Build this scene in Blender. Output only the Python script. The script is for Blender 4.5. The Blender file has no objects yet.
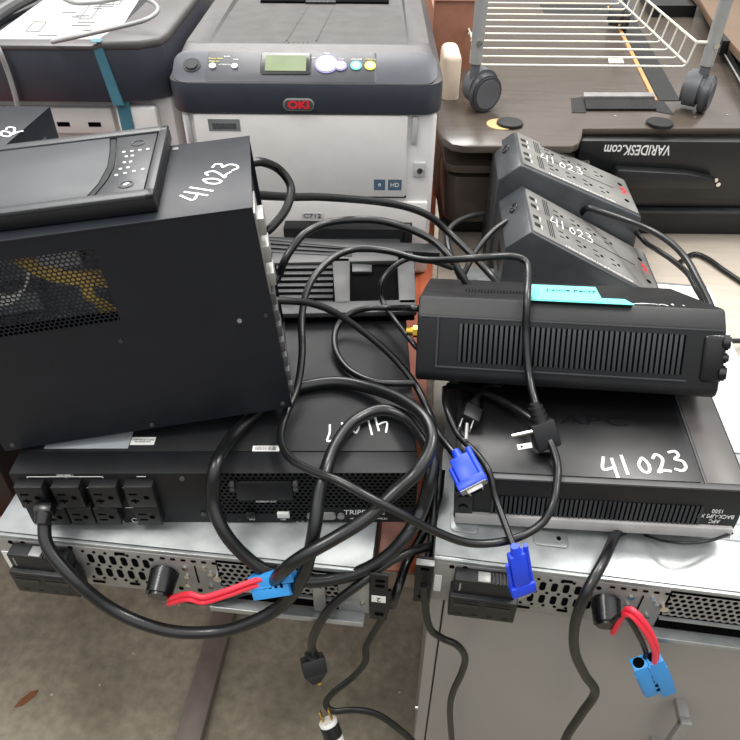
import bpy, bmesh, math, random
from mathutils import Vector, Matrix, Euler
random.seed(7)
PI = math.pi
R = math.radians
S = bpy.context.scene
COL = S.collection

# ------------------------------------------------------------------ camera model
F, TH, RO, CZ = 700.0, R(40.6), R(-0.5), 1.5
FW = Vector((0, math.cos(TH), -math.sin(TH)))
_r = Vector((1, 0, 0)); _d = Vector((0, -math.sin(TH), -math.cos(TH)))
RT = math.cos(RO)*_r + math.sin(RO)*_d
DN = -math.sin(RO)*_r + math.cos(RO)*_d
EYE = Vector((0, 0, CZ))
def ray(px, py): return FW + (px-370)/F*RT + (py-370)/F*DN
def az(px, py, z):
    d = ray(px, py); return EYE + d*((z-CZ)/d.z)
def ay(px, py, y):
    d = ray(px, py); return EYE + d*(y/d.y)

cam = bpy.data.cameras.new('camera'); cam.sensor_width = 36; cam.lens = 36*F/740; cam.clip_start = 0.02; cam.clip_end = 60
co = bpy.data.objects.new('camera', cam); COL.objects.link(co)
m = Matrix((RT, -DN, -FW)).transposed().to_4x4(); m.translation = EYE
co.matrix_world = m
S.camera = co

# ------------------------------------------------------------------ materials
def lin(c): return tuple(((v/255)/12.92 if v/255 <= .04045 else ((v/255+.055)/1.055)**2.4) for v in c)
MATS = {}
def mat(name, rgb, rough=.5, metal=0, var=.12, scale=30, bump=.0, bscale=400, spec=.5, rvar=.08, coat=0, emit=None, stretch=None):
    if name in MATS: return MATS[name]
    M = bpy.data.materials.new(name); M.use_nodes = True; nt = M.node_tree; N = nt.nodes; L = nt.links
    b = N['Principled BSDF']; c = lin(rgb)
    tc = N.new('ShaderNodeTexCoord'); mp = N.new('ShaderNodeMapping'); L.new(tc.outputs['Object'], mp.inputs[0])
    if stretch: mp.inputs['Scale'].default_value = stretch
    nz = N.new('ShaderNodeTexNoise'); nz.inputs['Scale'].default_value = scale; nz.inputs['Detail'].default_value = 5
    L.new(mp.outputs[0], nz.inputs['Vector'])
    rp = N.new('ShaderNodeValToRGB'); rp.color_ramp.elements[0].position = .3; rp.color_ramp.elements[1].position = .7
    rp.color_ramp.elements[0].color = tuple(v*(1-var) for v in c)+(1,)
    rp.color_ramp.elements[1].color = tuple(min(1, v*(1+var)) for v in c)+(1,)
    L.new(nz.outputs['Fac'], rp.inputs[0]); L.new(rp.outputs[0], b.inputs['Base Color'])
    mr = N.new('ShaderNodeMapRange'); mr.inputs['To Min'].default_value = max(.02, rough-rvar); mr.inputs['To Max'].default_value = min(1, rough+rvar)
    L.new(nz.outputs['Fac'], mr.inputs[0]); L.new(mr.outputs[0], b.inputs['Roughness'])
    b.inputs['Metallic'].default_value = metal; b.inputs['Specular IOR Level'].default_value = spec
    b.inputs['Coat Weight'].default_value = coat
    if bump:
        n2 = N.new('ShaderNodeTexNoise'); n2.inputs['Scale'].default_value = bscale; n2.inputs['Detail'].default_value = 3
        L.new(tc.outputs['Object'], n2.inputs['Vector'])
        bp = N.new('ShaderNodeBump'); bp.inputs['Strength'].default_value = bump; bp.inputs['Distance'].default_value = .001
        L.new(n2.outputs['Fac'], bp.inputs['Height']); L.new(bp.outputs[0], b.inputs['Normal'])
    MATS[name] = M; return M

def perf(name, base, pitch, rad, axes=(0, 2), squash=1.0):
    """sheet material with real see-through round holes in a staggered grid (object space)"""
    if name in MATS: return MATS[name]
    M = base.copy(); M.name = name; nt = M.node_tree; N = nt.nodes; L = nt.links
    tc = N.new('ShaderNodeTexCoord'); sp = N.new('ShaderNodeSeparateXYZ'); L.new(tc.outputs['Object'], sp.inputs[0])
    def mth(op, a, b=None):
        n = N.new('ShaderNodeMath'); n.operation = op
        for i, v in enumerate((a, b)):
            if v is None: continue
            if isinstance(v, (int, float)): n.inputs[i].default_value = v
            else: L.new(v, n.inputs[i])
        return n.outputs[0]
    u = mth('DIVIDE', sp.outputs[axes[0]], pitch); v = mth('DIVIDE', sp.outputs[axes[1]], pitch*.87*squash)
    par = mth('MULTIPLY', mth('FLOORED_MODULO', mth('FLOOR', v), 2.0), .5)
    du = mth('SUBTRACT', mth('FRACT', mth('ADD', u, par)), .5)
    dv = mth('MULTIPLY', mth('SUBTRACT', mth('FRACT', v), .5), .87*1.0)
    dist = mth('SQRT', mth('ADD', mth('MULTIPLY', du, du), mth('MULTIPLY', dv, dv)))
    hole = mth('LESS_THAN', dist, rad)
    tr = N.new('ShaderNodeBsdfTransparent'); mx = N.new('ShaderNodeMixShader'); out = N['Material Output']
    L.new(hole, mx.inputs[0]); L.new(N['Principled BSDF'].outputs[0], mx.inputs[1]); L.new(tr.outputs[0], mx.inputs[2])
    L.new(mx.outputs[0], out.inputs['Surface']); MATS[name] = M; return M

black_case = mat('painted black steel', (24, 27, 34), .42, .0, bump=.08, bscale=900, spec=.25)
black_rack = mat('black rack steel', (23, 24, 26), .45, 0, bump=.1, bscale=900, spec=.25)
black_plastic = mat('textured black plastic', (22, 23, 25), .42, bump=.25, bscale=1300, spec=.38)
black_gloss = mat('smooth black plastic', (12, 12, 14), .26)
grey_plastic = mat('dark grey plastic', (44, 46, 49), .42, bump=.2, bscale=1100)
bezel_grey = mat('worn grey plastic', (68, 68, 69), .5, bump=.2, var=.2, bscale=700)
charcoal_top = mat('charcoal printer lid', (80, 77, 76), .45, bump=.25, bscale=1200, var=.07)
charcoal_front = mat('charcoal printer band', (50, 53, 62), .42, bump=.15, bscale=1200, var=.06)
printer_white = mat('off white printer plastic', (214, 211, 208), .45, bump=.08, var=.03)
printer_grey = mat('pale grey plastic', (176, 176, 176), .45, var=.05)
rubber = mat('black rubber cord', (15, 16, 17), .3, var=.2, scale=60)
rubber_mat = mat('matte black rubber', (14, 15, 16), .5, var=.2)
silver = mat('galvanised steel', (158, 162, 162), .34, .6, var=.13, scale=45, rvar=.12, bump=.05, bscale=200)
silver_dull = mat('dull zinc steel', (150, 149, 147), .45, .5, var=.1, scale=60)
chrome = mat('bright metal', (215, 213, 205), .2, 1, var=.03)
brass = mat('brass', (200, 160, 70), .3, 1, var=.05)
red_w = mat('red wire insulation', (222, 40, 62), .4, var=.05)
blue_c = mat('sky blue connector', (48, 138, 205), .45, var=.05)
blue_v = mat('royal blue connector', (22, 62, 205), .4, var=.05)
white_ink = mat('white marker ink', (238, 240, 240), .6, var=.02)
white_print = mat('white print', (225, 225, 222), .6, var=.02)
grey_print = mat('grey print', (120, 120, 122), .6, var=.02)
dark_print = mat('dark print', (50, 52, 60), .6, var=.02)
red_print = mat('red print', (222, 36, 50), .5, var=.02)
sticker = mat('white paper sticker', (218, 218, 214), .6, var=.03)
sticker_s = mat('silver sticker', (150, 156, 160), .4, var=.05)
lcd = mat('green lcd glass', (112, 124, 92), .25, var=.05)
teal_note = mat('mint paper', (112, 214, 204), .7, var=.04)
teal_tape = mat('teal tape', (70, 120, 136), .45, var=.1)
void = mat('black void', (4, 4, 5), .9, spec=.05, var=0)
wood_or = mat('orange wood laminate', (160, 80, 48), .4, var=.16, scale=14, stretch=(12, 1, 1))
edge_tan = mat('table edge band', (120, 104, 92), .5, var=.1)
beige = mat('beige laminate tabletop', (172, 162, 149), .42, var=.06, scale=9, stretch=(1, 10, 1))
desk_blk = mat('dark brown black board', (78, 70, 63), .24, var=.1, scale=10, stretch=(1, 8, 1), rvar=.06)
desk_brown = mat('brown board', (104, 84, 66), .35, var=.1, scale=10, stretch=(1, 8, 1))
desk_face = mat('satin black desk metal', (17, 18, 19), .38, var=.1)
cart_grey = mat('silver grey painted tube', (150, 151, 150), .4, .2, var=.05)
wire_m = mat('pale coated wire', (222, 220, 206), .3, .3, var=.03)
cabinet_m = mat('grey painted cabinet', (140, 136, 131), .38, .1, var=.04, scale=6)
leaf_m = mat('dry leaf', (120, 72, 40), .8, var=.2)
cream = mat('cream fabric', (214, 196, 176), .8, var=.05)
yellow_w = mat('yellow wire', (216, 186, 100), .5)
board_g = mat('grey circuit metal', (170, 174, 178), .5, .3, var=.3, scale=90)

def floor_mat():
    M = bpy.data.materials.new('worn concrete'); M.use_nodes = True; nt = M.node_tree; N = nt.nodes; L = nt.links
    b = N['Principled BSDF']; tc = N.new('ShaderNodeTexCoord')
    n1 = N.new('ShaderNodeTexNoise'); n1.inputs['Scale'].default_value = 3.2; n1.inputs['Detail'].default_value = 9; n1.inputs['Roughness'].default_value = .62
    n2 = N.new('ShaderNodeTexNoise'); n2.inputs['Scale'].default_value = 45; n2.inputs['Detail'].default_value = 6
    v = N.new('ShaderNodeTexVoronoi'); v.inputs['Scale'].default_value = 16
    for n in (n1, n2, v): L.new(tc.outputs['Object'], n.inputs['Vector'])
    rp = N.new('ShaderNodeValToRGB'); rp.color_ramp.elements[0].position = .32; rp.color_ramp.elements[1].position = .7
    rp.color_ramp.elements[0].color = lin((100, 93, 79))+(1,); rp.color_ramp.elements[1].color = lin((154, 147, 129))+(1,)
    L.new(n1.outputs['Fac'], rp.inputs[0])
    mx = N.new('ShaderNodeMix'); mx.data_type = 'RGBA'; mx.blend_type = 'OVERLAY'; mx.inputs[0].default_value = .55
    L.new(rp.outputs[0], mx.inputs['A']); L.new(n2.outputs['Fac'], mx.inputs['B'])
    r2 = N.new('ShaderNodeValToRGB'); r2.color_ramp.elements[0].position = .035; r2.color_ramp.elements[1].position = .055
    r2.color_ramp.elements[0].color = (1, 1, 1, 1); r2.color_ramp.elements[1].color = (0, 0, 0, 1)
    L.new(v.outputs['Distance'], r2.inputs[0])
    m2 = N.new('ShaderNodeMix'); m2.data_type = 'RGBA'; L.new(r2.outputs[0], m2.inputs[0]); L.new(mx.outputs['Result'], m2.inputs['A'])
    m2.inputs['B'].default_value = lin((176, 168, 155))+(1,)
    L.new(m2.outputs['Result'], b.inputs['Base Color']); b.inputs['Roughness'].default_value = .6
    bp = N.new('ShaderNodeBump'); bp.inputs['Strength'].default_value = .2; bp.inputs['Distance'].default_value = .003
    L.new(n2.outputs['Fac'], bp.inputs['Height']); L.new(bp.outputs[0], b.inputs['Normal'])
    return M

# ------------------------------------------------------------------ mesh helpers
def bm_new(): return bmesh.new()
def merge(bm, t, M=None):
    if M is not None: bmesh.ops.transform(t, matrix=M, verts=t.verts)
    me = bpy.data.meshes.new('t'); t.to_mesh(me); bm.from_mesh(me); bpy.data.meshes.remove(me); t.free()
def box(bm, x0, x1, y0, y1, z0, z1, bev=0, seg=2, M=None):
    t = bm_new(); bmesh.ops.create_cube(t, size=1)
    bmesh.ops.transform(t, matrix=Matrix.Translation(((x0+x1)/2, (y0+y1)/2, (z0+z1)/2)) @ Matrix.Diagonal((x1-x0, y1-y0, z1-z0, 1)), verts=t.verts)
    if bev: bmesh.ops.bevel(t, geom=t.edges[:], offset=bev, segments=seg, affect='EDGES', profile=.5)
    merge(bm, t, M)
def prism(bm, pts, ax, a, b, bev=0, seg=2, M=None):
    """pts 2D outline swept along ax from a to b: ax 'z': (x,y); 'y': (x,z); 'x': (y,z)"""
    t = bm_new()
    def mk(p, h): return {'z': (p[0], p[1], h), 'y': (p[0], h, p[1]), 'x': (h, p[0], p[1])}[ax]
    A = [t.verts.new(mk(p, a)) for p in pts]; B = [t.verts.new(mk(p, b)) for p in pts]; n = len(pts)
    t.faces.new(A); t.faces.new(B[::-1])
    for i in range(n): t.faces.new((A[i], B[i], B[(i+1) % n], A[(i+1) % n]))
    bmesh.ops.recalc_face_normals(t, faces=t.faces)
    if bev: bmesh.ops.bevel(t, geom=[e for e in t.edges if e.calc_face_angle(0) > .5], offset=bev, segments=seg, affect='EDGES', profile=.5)
    merge(bm, t, M)
def cyl(bm, p0, p1, r, r2=None, n=20, M=None, bev=0):
    p0 = Vector(p0); p1 = Vector(p1); d = p1-p0; t = bm_new()
    bmesh.ops.create_cone(t, cap_ends=True, segments=n, radius1=r, radius2=r if r2 is None else r2, depth=d.length)
    if bev: bmesh.ops.bevel(t, geom=[e for e in t.edges if e.calc_face_angle(0) > 1], offset=bev, segments=2, affect='EDGES')
    bmesh.ops.transform(t, matrix=Matrix.Translation((p0+p1)/2) @ d.to_track_quat('Z', 'Y').to_matrix().to_4x4(), verts=t.verts)
    merge(bm, t, M)
def smooth_path(P, k=8):
    P = [Vector(p) for p in P]
    if len(P) < 3: return P
    Q = [P[0]*2-P[1]]+P+[P[-1]*2-P[-2]]; out = []
    for i in range(1, len(Q)-2):
        a, b, c, d = Q[i-1:i+3]
        for j in range(k):
            t = j/k
            out.append(.5*((2*b)+(c-a)*t+(2*a-5*b+4*c-d)*t*t+(3*b-a-3*c+d)*t**3))
    out.append(P[-1]); return out
def tube(bm, pts, r, n=10, k=8, flat=1.0, flat_axis=None, smooth=True):
    C = smooth_path(pts, k) if smooth else [Vector(p) for p in pts]
    T = []
    for i in range(len(C)):
        d = C[min(i+1, len(C)-1)]-C[max(i-1, 0)]
        T.append(d.normalized() if d.length > 1e-9 else Vector((0, 0, 1)))
    up = Vector(flat_axis) if flat_axis else (Vector((0, 0, 1)) if abs(T[0].z) < .9 else Vector((1, 0, 0)))
    nrm = (up-T[0]*up.dot(T[0])).normalized(); rings = []
    for i, c in enumerate(C):
        if flat_axis: nrm = (up-T[i]*up.dot(T[i])).normalized()
        else:
            nrm = nrm-T[i]*nrm.dot(T[i]); nrm.normalize()
        bn = T[i].cross(nrm)
        rings.append([bm.verts.new(c+nrm*math.cos(2*PI*j/n)*r*flat+bn*math.sin(2*PI*j/n)*r) for j in range(n)])
    for a, b in zip(rings, rings[1:]):
        for j in range(n): bm.faces.new((a[j], a[(j+1) % n], b[(j+1) % n], b[j]))
    bm.faces.new(rings[0][::-1]); bm.faces.new(rings[-1])
def rrect(x0, x1, y0, y1, r, n=6):
    out = []
    for cx, cy, a in ((x1-r, y1-r, 0), (x0+r, y1-r, 90), (x0+r, y0+r, 180), (x1-r, y0+r, 270)):
        for i in range(n+1):
            t = R(a+90*i/n); out.append((cx+r*math.cos(t), cy+r*math.sin(t)))
    return out
def obj(name, bm, material, parent=None, world=False, angle=35):
    me = bpy.data.meshes.new(name); bmesh.ops.recalc_face_normals(bm, faces=bm.faces); bm.to_mesh(me); bm.free()
    me.materials.append(material); me.shade_smooth(); me.set_sharp_from_angle(angle=R(angle))
    o = bpy.data.objects.new(name, me); COL.objects.link(o)
    if parent:
        o.parent = parent
        if world: o.matrix_parent_inverse = full(parent).inverted()
    return o
def full(o):
    m = o.matrix_basis.copy()
    return (full(o.parent) @ o.matrix_parent_inverse @ m) if o.parent else m
def tag(o, label, cat, group=None, kind=None):
    o['label'] = label; o['category'] = cat
    if group: o['group'] = group
    if kind: o['kind'] = kind
    return o
def thing(name, label, cat, loc=(0, 0, 0), yaw=0, rot=None, group=None):
    o = bpy.data.objects.new(name, None); COL.objects.link(o); o.empty_display_size = .05
    o.location = loc
    o.rotation_euler = rot if rot else (0, 0, R(yaw))
    return tag(o, label, cat, group)
def dup(o, parent=None):
    c = o.copy(); COL.objects.link(c)
    if parent: c.parent = parent
    for ch in list(o.children): dup(ch, c)
    return c
def part(name, material, parent, fn, **kw):
    bm = bm_new(); fn(bm); return obj(name, bm, material, parent, **kw)
def each(name, material, parent, fns, **kw):
    return [part(name, material, parent, f, **kw) for f in fns]
def bx(name, material, parent, *a, bev=0, **kw):
    bm = bm_new(); box(bm, *a, bev=bev); return obj(name, bm, material, parent, **kw)
_tc = 0
def text(name, s, size, material, parent, loc, rot, ext=.0002, align='CENTER', shear=0, sx=1.0, world=False, bold=0):
    cu = bpy.data.curves.new('txt', 'FONT'); cu.body = s; cu.size = size; cu.extrude = ext; cu.align_x = align; cu.align_y = 'CENTER'; cu.shear = shear; cu.offset = bold
    cu.resolution_u = 3
    t = bpy.data.objects.new('txt', cu); COL.objects.link(t)
    me = bpy.data.meshes.new_from_object(t.evaluated_get(bpy.context.evaluated_depsgraph_get()))
    bpy.data.objects.remove(t); bpy.data.curves.remove(cu)
    me.materials.clear(); me.materials.append(material); me.name = name
    M = Matrix.Translation(loc) @ (rot if isinstance(rot, Matrix) else Euler(rot).to_matrix().to_4x4()) @ Matrix.Diagonal((sx, 1, 1, 1))
    me.transform(M)
    o = bpy.data.objects.new(name, me); COL.objects.link(o)
    if parent:
        o.parent = parent
        if world: o.matrix_parent_inverse = full(parent).inverted()
    return o
DIG = {'4': [[(.25, 1), (.0, .38), (.62, .45)], [(.6, .95), (.5, -.05)]], '1': [[(.3, 1), (.2, 0)]],
       '0': [[(.35, .75), (.1, .45), (.15, .1), (.4, .05), (.55, .4), (.42, .75), (.3, .72)]],
       '2': [[(.05, .75), (.3, .95), (.5, .7), (.25, .3), (.02, .05), (.3, .12), (.62, .05)]],
       '3': [[(.1, .95), (.45, .98), (.5, .75), (.25, .58), (.55, .45), (.55, .15), (.3, -.02), (.0, .1)]],
       '7': [[(.0, .92), (.55, .98), (.3, .5), (.15, 0)]]}
def scrawl(name, s, h, pitch, parent, origin, xdir, ydir, ndir, r=.0016):
    """handwritten marker digits on a surface: origin and axes are in the parent's space"""
    bm = bm_new(); o = Vector(origin); X = Vector(xdir).normalized(); Y = Vector(ydir).normalized(); Nn = Vector(ndir).normalized()
    for i, c in enumerate(s):
        for st in DIG[c]:
            jit = random.uniform(-.06, .06)
            P = [o+X*(i*pitch+p[0]*h*.8)+Y*((p[1]+jit)*h)+Nn*.0003 for p in st]
            tube(bm, P, r, n=6, k=5, flat=.25, flat_axis=Nn)
    return obj(name, bm, white_ink, parent)
def K(pts):
    """cable way-points: (px, py, 'y'|'z', value)"""
    out = []
    for p in pts:
        out.append(p if isinstance(p, Vector) else (ay(p[0], p[1], p[3]) if p[2] == 'y' else az(p[0], p[1], p[3])))
    return out
def inv(parent, v): return full(parent).inverted() @ Vector(v)

# ------------------------------------------------------------------ setting
fb = bm_new(); box(fb, -6, 6, -3, 9, -.05, 0); fl = obj('floor', fb, floor_mat()); fl['kind'] = 'structure'
wb = bm_new(); box(wb, -6, 6, 9, 9.1, 0, 4.2)
w = obj('wall_back', wb, mat('pale painted wall', (190, 190, 186), .8, var=.05, scale=2)); w['kind'] = 'structure'

# ------------------------------------------------------------------ tables
YT = -5.0
T1 = thing('work_table', 'orange wood laminate table under the left stack of equipment', 'table', (.062, .492, 0), YT)
part('tabletop', wood_or, T1, lambda b: box(b, -1.7, 0, 0, 1.62, .722, .75, bev=.002))
part('edge_band', edge_tan, T1, lambda b: box(b, -1.7, 0, -.003, -.0002, .722, .749))
def leg(px0, py0, px1, py1):
    pass
iv = full(T1).inverted()
a = iv @ az(188, 745, .015); c = iv @ az(231, 590, .015)
d = (c-a).normalized(); a2 = a-d*.12; c2 = a+d*1.1
def foot(b):
    Mx = Matrix.Translation((a2+c2)/2) @ d.to_track_quat('X', 'Z').to_matrix().to_4x4()
    box(b, -(c2-a2).length/2, (c2-a2).length/2, -.026, .026, -.0145, .015, bev=.004, M=Mx)
lg = part('leg', mat('brown grey metal leg', (108, 97, 91), .5, .2), T1, lambda b: (foot(b), box(b, (a+d*.6).x-.025, (a+d*.6).x+.025, (a+d*.6).y-.03, (a+d*.6).y+.03, .02, .722, bev=.003)))
for lx, ly in ((-1.6, .1), (-1.6, 1.5), (-.08, 1.5)):
    part('leg', MATS['brown grey metal leg'], T1, lambda b: box(b, lx-.025, lx+.025, ly-.025, ly+.025, 0.0, .722, bev=.003))
T2 = thing('side_table', 'beige laminate table under the right stack and the upturned standing desk', 'table', (.073, .505, 0), YT)
part('tabletop', beige, T2, lambda b: prism(b, [(0, 0), (1.9, 0), (1.9, 2.2), (0, 2.2)], 'z', .707, .735, bev=.003))
for lx, ly in ((.05, 2.1), (1.8, 2.1), (1.8, .1)):
    part('leg', MATS['brown grey metal leg'], T2, lambda b: box(b, lx-.02, lx+.02, ly-.02, ly+.02, 0.0, .707, bev=.003))

# cabinet under the right stack
CB = thing('metal_cabinet', 'pale grey metal cabinet with a steel handle under the right stack', 'cabinet', (.079, .486, 0), -7.7)
CBW = .62
part('body', cabinet_m, CB, lambda b: box(b, 0, CBW, .018, .55, 0, .704, bev=.002))
part('side_frame', cabinet_m, CB, lambda b: box(b, 0, .0165, 0, .0175, .0, .704, bev=.0015))
dr = part('door', cabinet_m, CB, lambda b: box(b, .0185, CBW, 0, .0175, .02, .702, bev=.0015))
iv = full(CB).inverted()
hp = iv @ ay(684, 712, .42)
part('handle', silver_dull, dr, lambda b: (box(b, hp.x-.007, hp.x+.007, -.036, -.026, hp.z-.14, hp.z+.002, bev=.001), box(b, hp.x-.007, hp.x+.007, -.034, 0.001, hp.z-.014, hp.z, bev=.001), box(b, hp.x-.007, hp.x+.007, -.034, 0.001, hp.z-.14, hp.z-.126, bev=.001)))
part('screw', chrome, CB, lambda b: (cyl(b, (-.004, .004, .385), (.002, .004, .385), .004, n=12)))

# ------------------------------------------------------------------ silver rack servers
def hexrow(b, x0, x1, z0, z1, pit, r, y=-.0006):
    pass
def slot(b, x, z, w, h, y=-.0008):
    prism(b, rrect(x-w/2, x+w/2, z-h/2, z+h/2, min(w, h)/2*.98, n=4), 'y', y, .002)
def server(label, loc, yaw, dep, W, lead, ear):
    s = thing('rack_server', label, 'server', loc, yaw)
    H = .083
    part('chassis', silver, s, lambda b: box(b, 0, W, .002, dep, 0.0002, H-.0012, bev=.0008))
    part('lid', silver, s, lambda b: (box(b, -.001, W+.001, .004, dep+.002, H-.0012, H, bev=.0004), box(b, -.001, W+.001, .0005, .006, H-.006, H, bev=.0004)))
    # front plates
    each('front_plate', silver_dull, s, [lambda b: box(b, 0, .262, 0, .002, 0, H-.006, bev=.0003), lambda b: box(b, .40, W, 0, .002, .0, H-.006, bev=.0003)])
    part('recess', void, s, lambda b: box(b, .262, .40, .0005, .0019, .001, H-.006))
    part('perforated_plate', perf('silver perforated', silver_dull, .0082, .36, squash=1.15), s, lambda b: box(b, .264, .40, -.0011, -.0006, .03, H-.009))
    part('lower_rail', silver, s, lambda b: (box(b, .25, W-.005, -.016, 0, -.0035, .001, bev=.0004), box(b, .25, W-.005, -.0165, -.0145, -.003, .006, bev=.0004), box(b, .262, W-.02, -.004, 0, .024, .0265)))
    part('bracket', silver_dull, s, lambda b: (box(b, .372, .386, -.006, -.0012, .004, H-.016, bev=.0005), cyl(b, (.379, -.006, .055), (.379, -.010, .055), .004, n=12)))
    def slots(b):
        for i in range(6):
            for j, z in enumerate((.030, .056)):
                slot(b, .112+i*.0132+(j == 0)*.003, z, .0068, .016)
            for z in (.0435, .069, .017): slot(b, .1055+i*.0132, z, .0038, .0038)
        for x, z in ((.02, .072), (.035, .073), (.092, .073), (.186, .066), (.192, .03), (.2, .012), (.212, .012), (.235, .012)): slot(b, x, z, .006, .006)
        slot(b, .150, .071, .013, .0045); slot(b, .155, .011, .013, .0045); slot(b, .11, .008, .016, .004)
        for i in range(6): slot(b, .2+i*.012, .071, .006, .0035)
        slot(b, .236, .045, .0016, .034)
    part('vent_pattern', void, s, slots)
    for x, z in ((.224, .056), (.247, .06), (.224, .04), (.222, .022), (.25, .022), (.253, .05), (.405, .02), (.428, .02)):
        part('screw', chrome, s, lambda b: cyl(b, (x, .001, z), (x, -.0022, z), .0032, n=12))
    part('screw', chrome, s, lambda b: cyl(b, (.262, 0, .047), (.262, -.0055, .047), .0048, n=14))
    for x0_, x1_, y0_, y1_ in ((.112, .152, .035, .058), (.015, .048, .04, .07)):
        part('raised_boss', silver, s, lambda b: prism(b, rrect(x0_, x1_, y0_, y1_, .006), 'z', H-.0005, H+.0022, bev=.0012))
    def emboss(b):
        C = [Vector((p[0], p[1], H)) for p in rrect(.225, .39, .075, .1, .011, n=4)]
        tube(b, C+[C[0]], .0011, n=6, k=1, smooth=False)
    part('pressed_groove', silver, s, emboss)
    part('emboss_hole', void, s, lambda b: cyl(b, (.141, .047, H+.001), (.141, .047, H+.0026), .0028, n=12))
    # black module hanging in front
    md = part('front_module', black_plastic, s, lambda b: (box(b, .024, .094, -.018, .0, .016, .074, bev=.002), box(b, .021, .098, -.024, -.002, .008, .048, bev=.002)))
    part('module_slots', black_gloss, md, lambda b: [box(b, x, x+.028, -.0248, -.023, .031, .0375) for x in (.027, .063)]+[box(b, x, x+.028, -.0248, -.023, .0415, .0425) for x in (.027, .063)]+[box(b, .03+i*.018, .036+i*.018, -.0246, -.023, .014, .0155) for i in range(4)])
    part('module_latch', silver_dull, md, lambda b: (box(b, .050, .064, -.017, -.004, .0735, .0755, bev=.0006), box(b, .030, .032, -.0185, -.018, .054, .068)))
    part('module_fins', black_gloss, md, lambda b: [box(b, .066+i*.004, .0675+i*.004, -.0185, -.004, .07, .0755) for i in range(6)])
    part('asset_tag', sticker, s, lambda b: box(b, .002, .0105, -.0012, 0, .02, .052))
    # round cable grommet and leads
    cp = Vector((.198, 0, .044)); cd = Vector((.02, -.95, -.22)).normalized()
    part('cable_boot', black_gloss, s, lambda b: (cyl(b, cp+cd*-.002, cp+cd*.030, .0170, .0150, n=28, bev=.003)))
    st = full(s) @ (cp+cd*.026+Vector((.010, 0, -.009)))
    for i, off in enumerate((Vector((0, 0, 0)), Vector((-.001, -.002, -.0068)))):
        part('red_lead', red_w, s, lambda b: tube(b, [st+off*1.0]+[p+off for p in K(lead[0])], .0031), world=True)
    off = Vector((-.006, .004, -.003))
    part('black_lead', rubber, s, lambda b: tube(b, [st+off]+K(lead[1]), .0032), world=True)
    # connector block
    A, B, th = K([lead[2][0]])[0], K([lead[2][1]])[0], lead[2][2]
    X = (B-A); Ln = X.length; X.normalize(); Z = Vector(lead[2][3]); Z = (Z-X*Z.dot(X)).normalized(); Y = Z.cross(X)
    Mx = Matrix((X, Y, Z)).transposed().to_4x4(); Mx.translation = A
    w2 = lead[2][4]
    def conn(b):
        for q in (-1, 1):
            box(b, 0, Ln*.86 if q < 0 else Ln, q*w2/2-w2/2*.98, q*w2/2+w2/2*.98, -th, th, bev=.0012, M=Mx)
        box(b, Ln*.3, Ln*.86, -w2*1.08, w2*1.08, -th*.5, th*.5, bev=.001, M=Mx)
        box(b, Ln*.02, Ln*.5, -.0012, .0012, -th*1.1, th*1.12, bev=.0004, M=Mx)
    cn = part('connector', blue_c, s, conn, world=True)
    part('connector_mark', void, cn, lambda b: ([box(b, Ln*(.3+.13*i), Ln*(.36+.13*i), -.0018-.0005*i, .0012, th, th+.0003, M=Mx) for i in range(4)]+[cyl(b, Mx @ Vector((-.0005, q*w2/2, 0)), Mx @ Vector((.001, q*w2/2, 0)), w2*.36, n=14) for q in (-1, 1)]), world=True)
    # rack ears
    ex0, ex1 = ((W+.001, W+.021) if ear > 0 else (-.021, -.001))
    er = part('rack_ear', black_rack, s, lambda b: (box(b, ex0, ex1, -.004, -.001, -.004, H+.004, bev=.0005), box(b, (ex0 if ear > 0 else ex1-.002), (ex0+.002 if ear > 0 else ex1), -.002, .12, 0, H, bev=.0004)))
    part('ear_slots', void, er, lambda b: [slot(b, (ex0+ex1)/2+.001, z, .011, .005, y=-.0046) for z in (.008, .066, .076)])
    if ear > 0:
        part('number_tag', sticker, er, lambda b: box(b, ex0+.002, ex1-.002, -.0048, -.004, .034, .046))
        text('number', '2', .011, dark_print, er, ((ex0+ex1)/2, -.005, .040), Matrix.Rotation(R(90), 4, 'X') @ Matrix.Rotation(R(180), 4, 'Z'))
    else:
        part('ear_tab', silver_dull, er, lambda b: box(b, ex0, ex1+.001, -.012, -.004, H+.001, H+.003, bev=.0006))
    return s
SL = server('silver rack server on the orange table, under the black outlet unit', (-.432, .483, .7503), -6.1, .64, .436,
    ([(188, 594, 'y', .418), (204, 597, 'y', .415), (228, 590, 'y', .418), (250, 582, 'y', .425), (262, 579, 'y', .428)],
     [(182, 600, 'y', .44), (210, 602, 'y', .445), (255, 590, 'y', .452), (262, 588, 'y', .44)],
     ((253, 587, 'y', .428), (296, 580, 'y', .424), .007, (0, -1, .75), .0135)), 1)
SR = server('silver rack server on the beige table at right, above the grey cabinet', (.076, .466, .7353), -7.7, .625, .43,
    ([(628, 609, 'y', .400), (644, 622, 'y', .388), (656, 645, 'y', .384), (656, 663, 'y', .388)],
     [(624, 615, 'y', .40), (638, 634, 'y', .392), (646, 654, 'y', .392), (640, 664, 'y', .39)],
     ((646, 660, 'y', .388), (660, 692, 'y', .388), .0075, (0, -1, .35), .0175)), -1)

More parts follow.
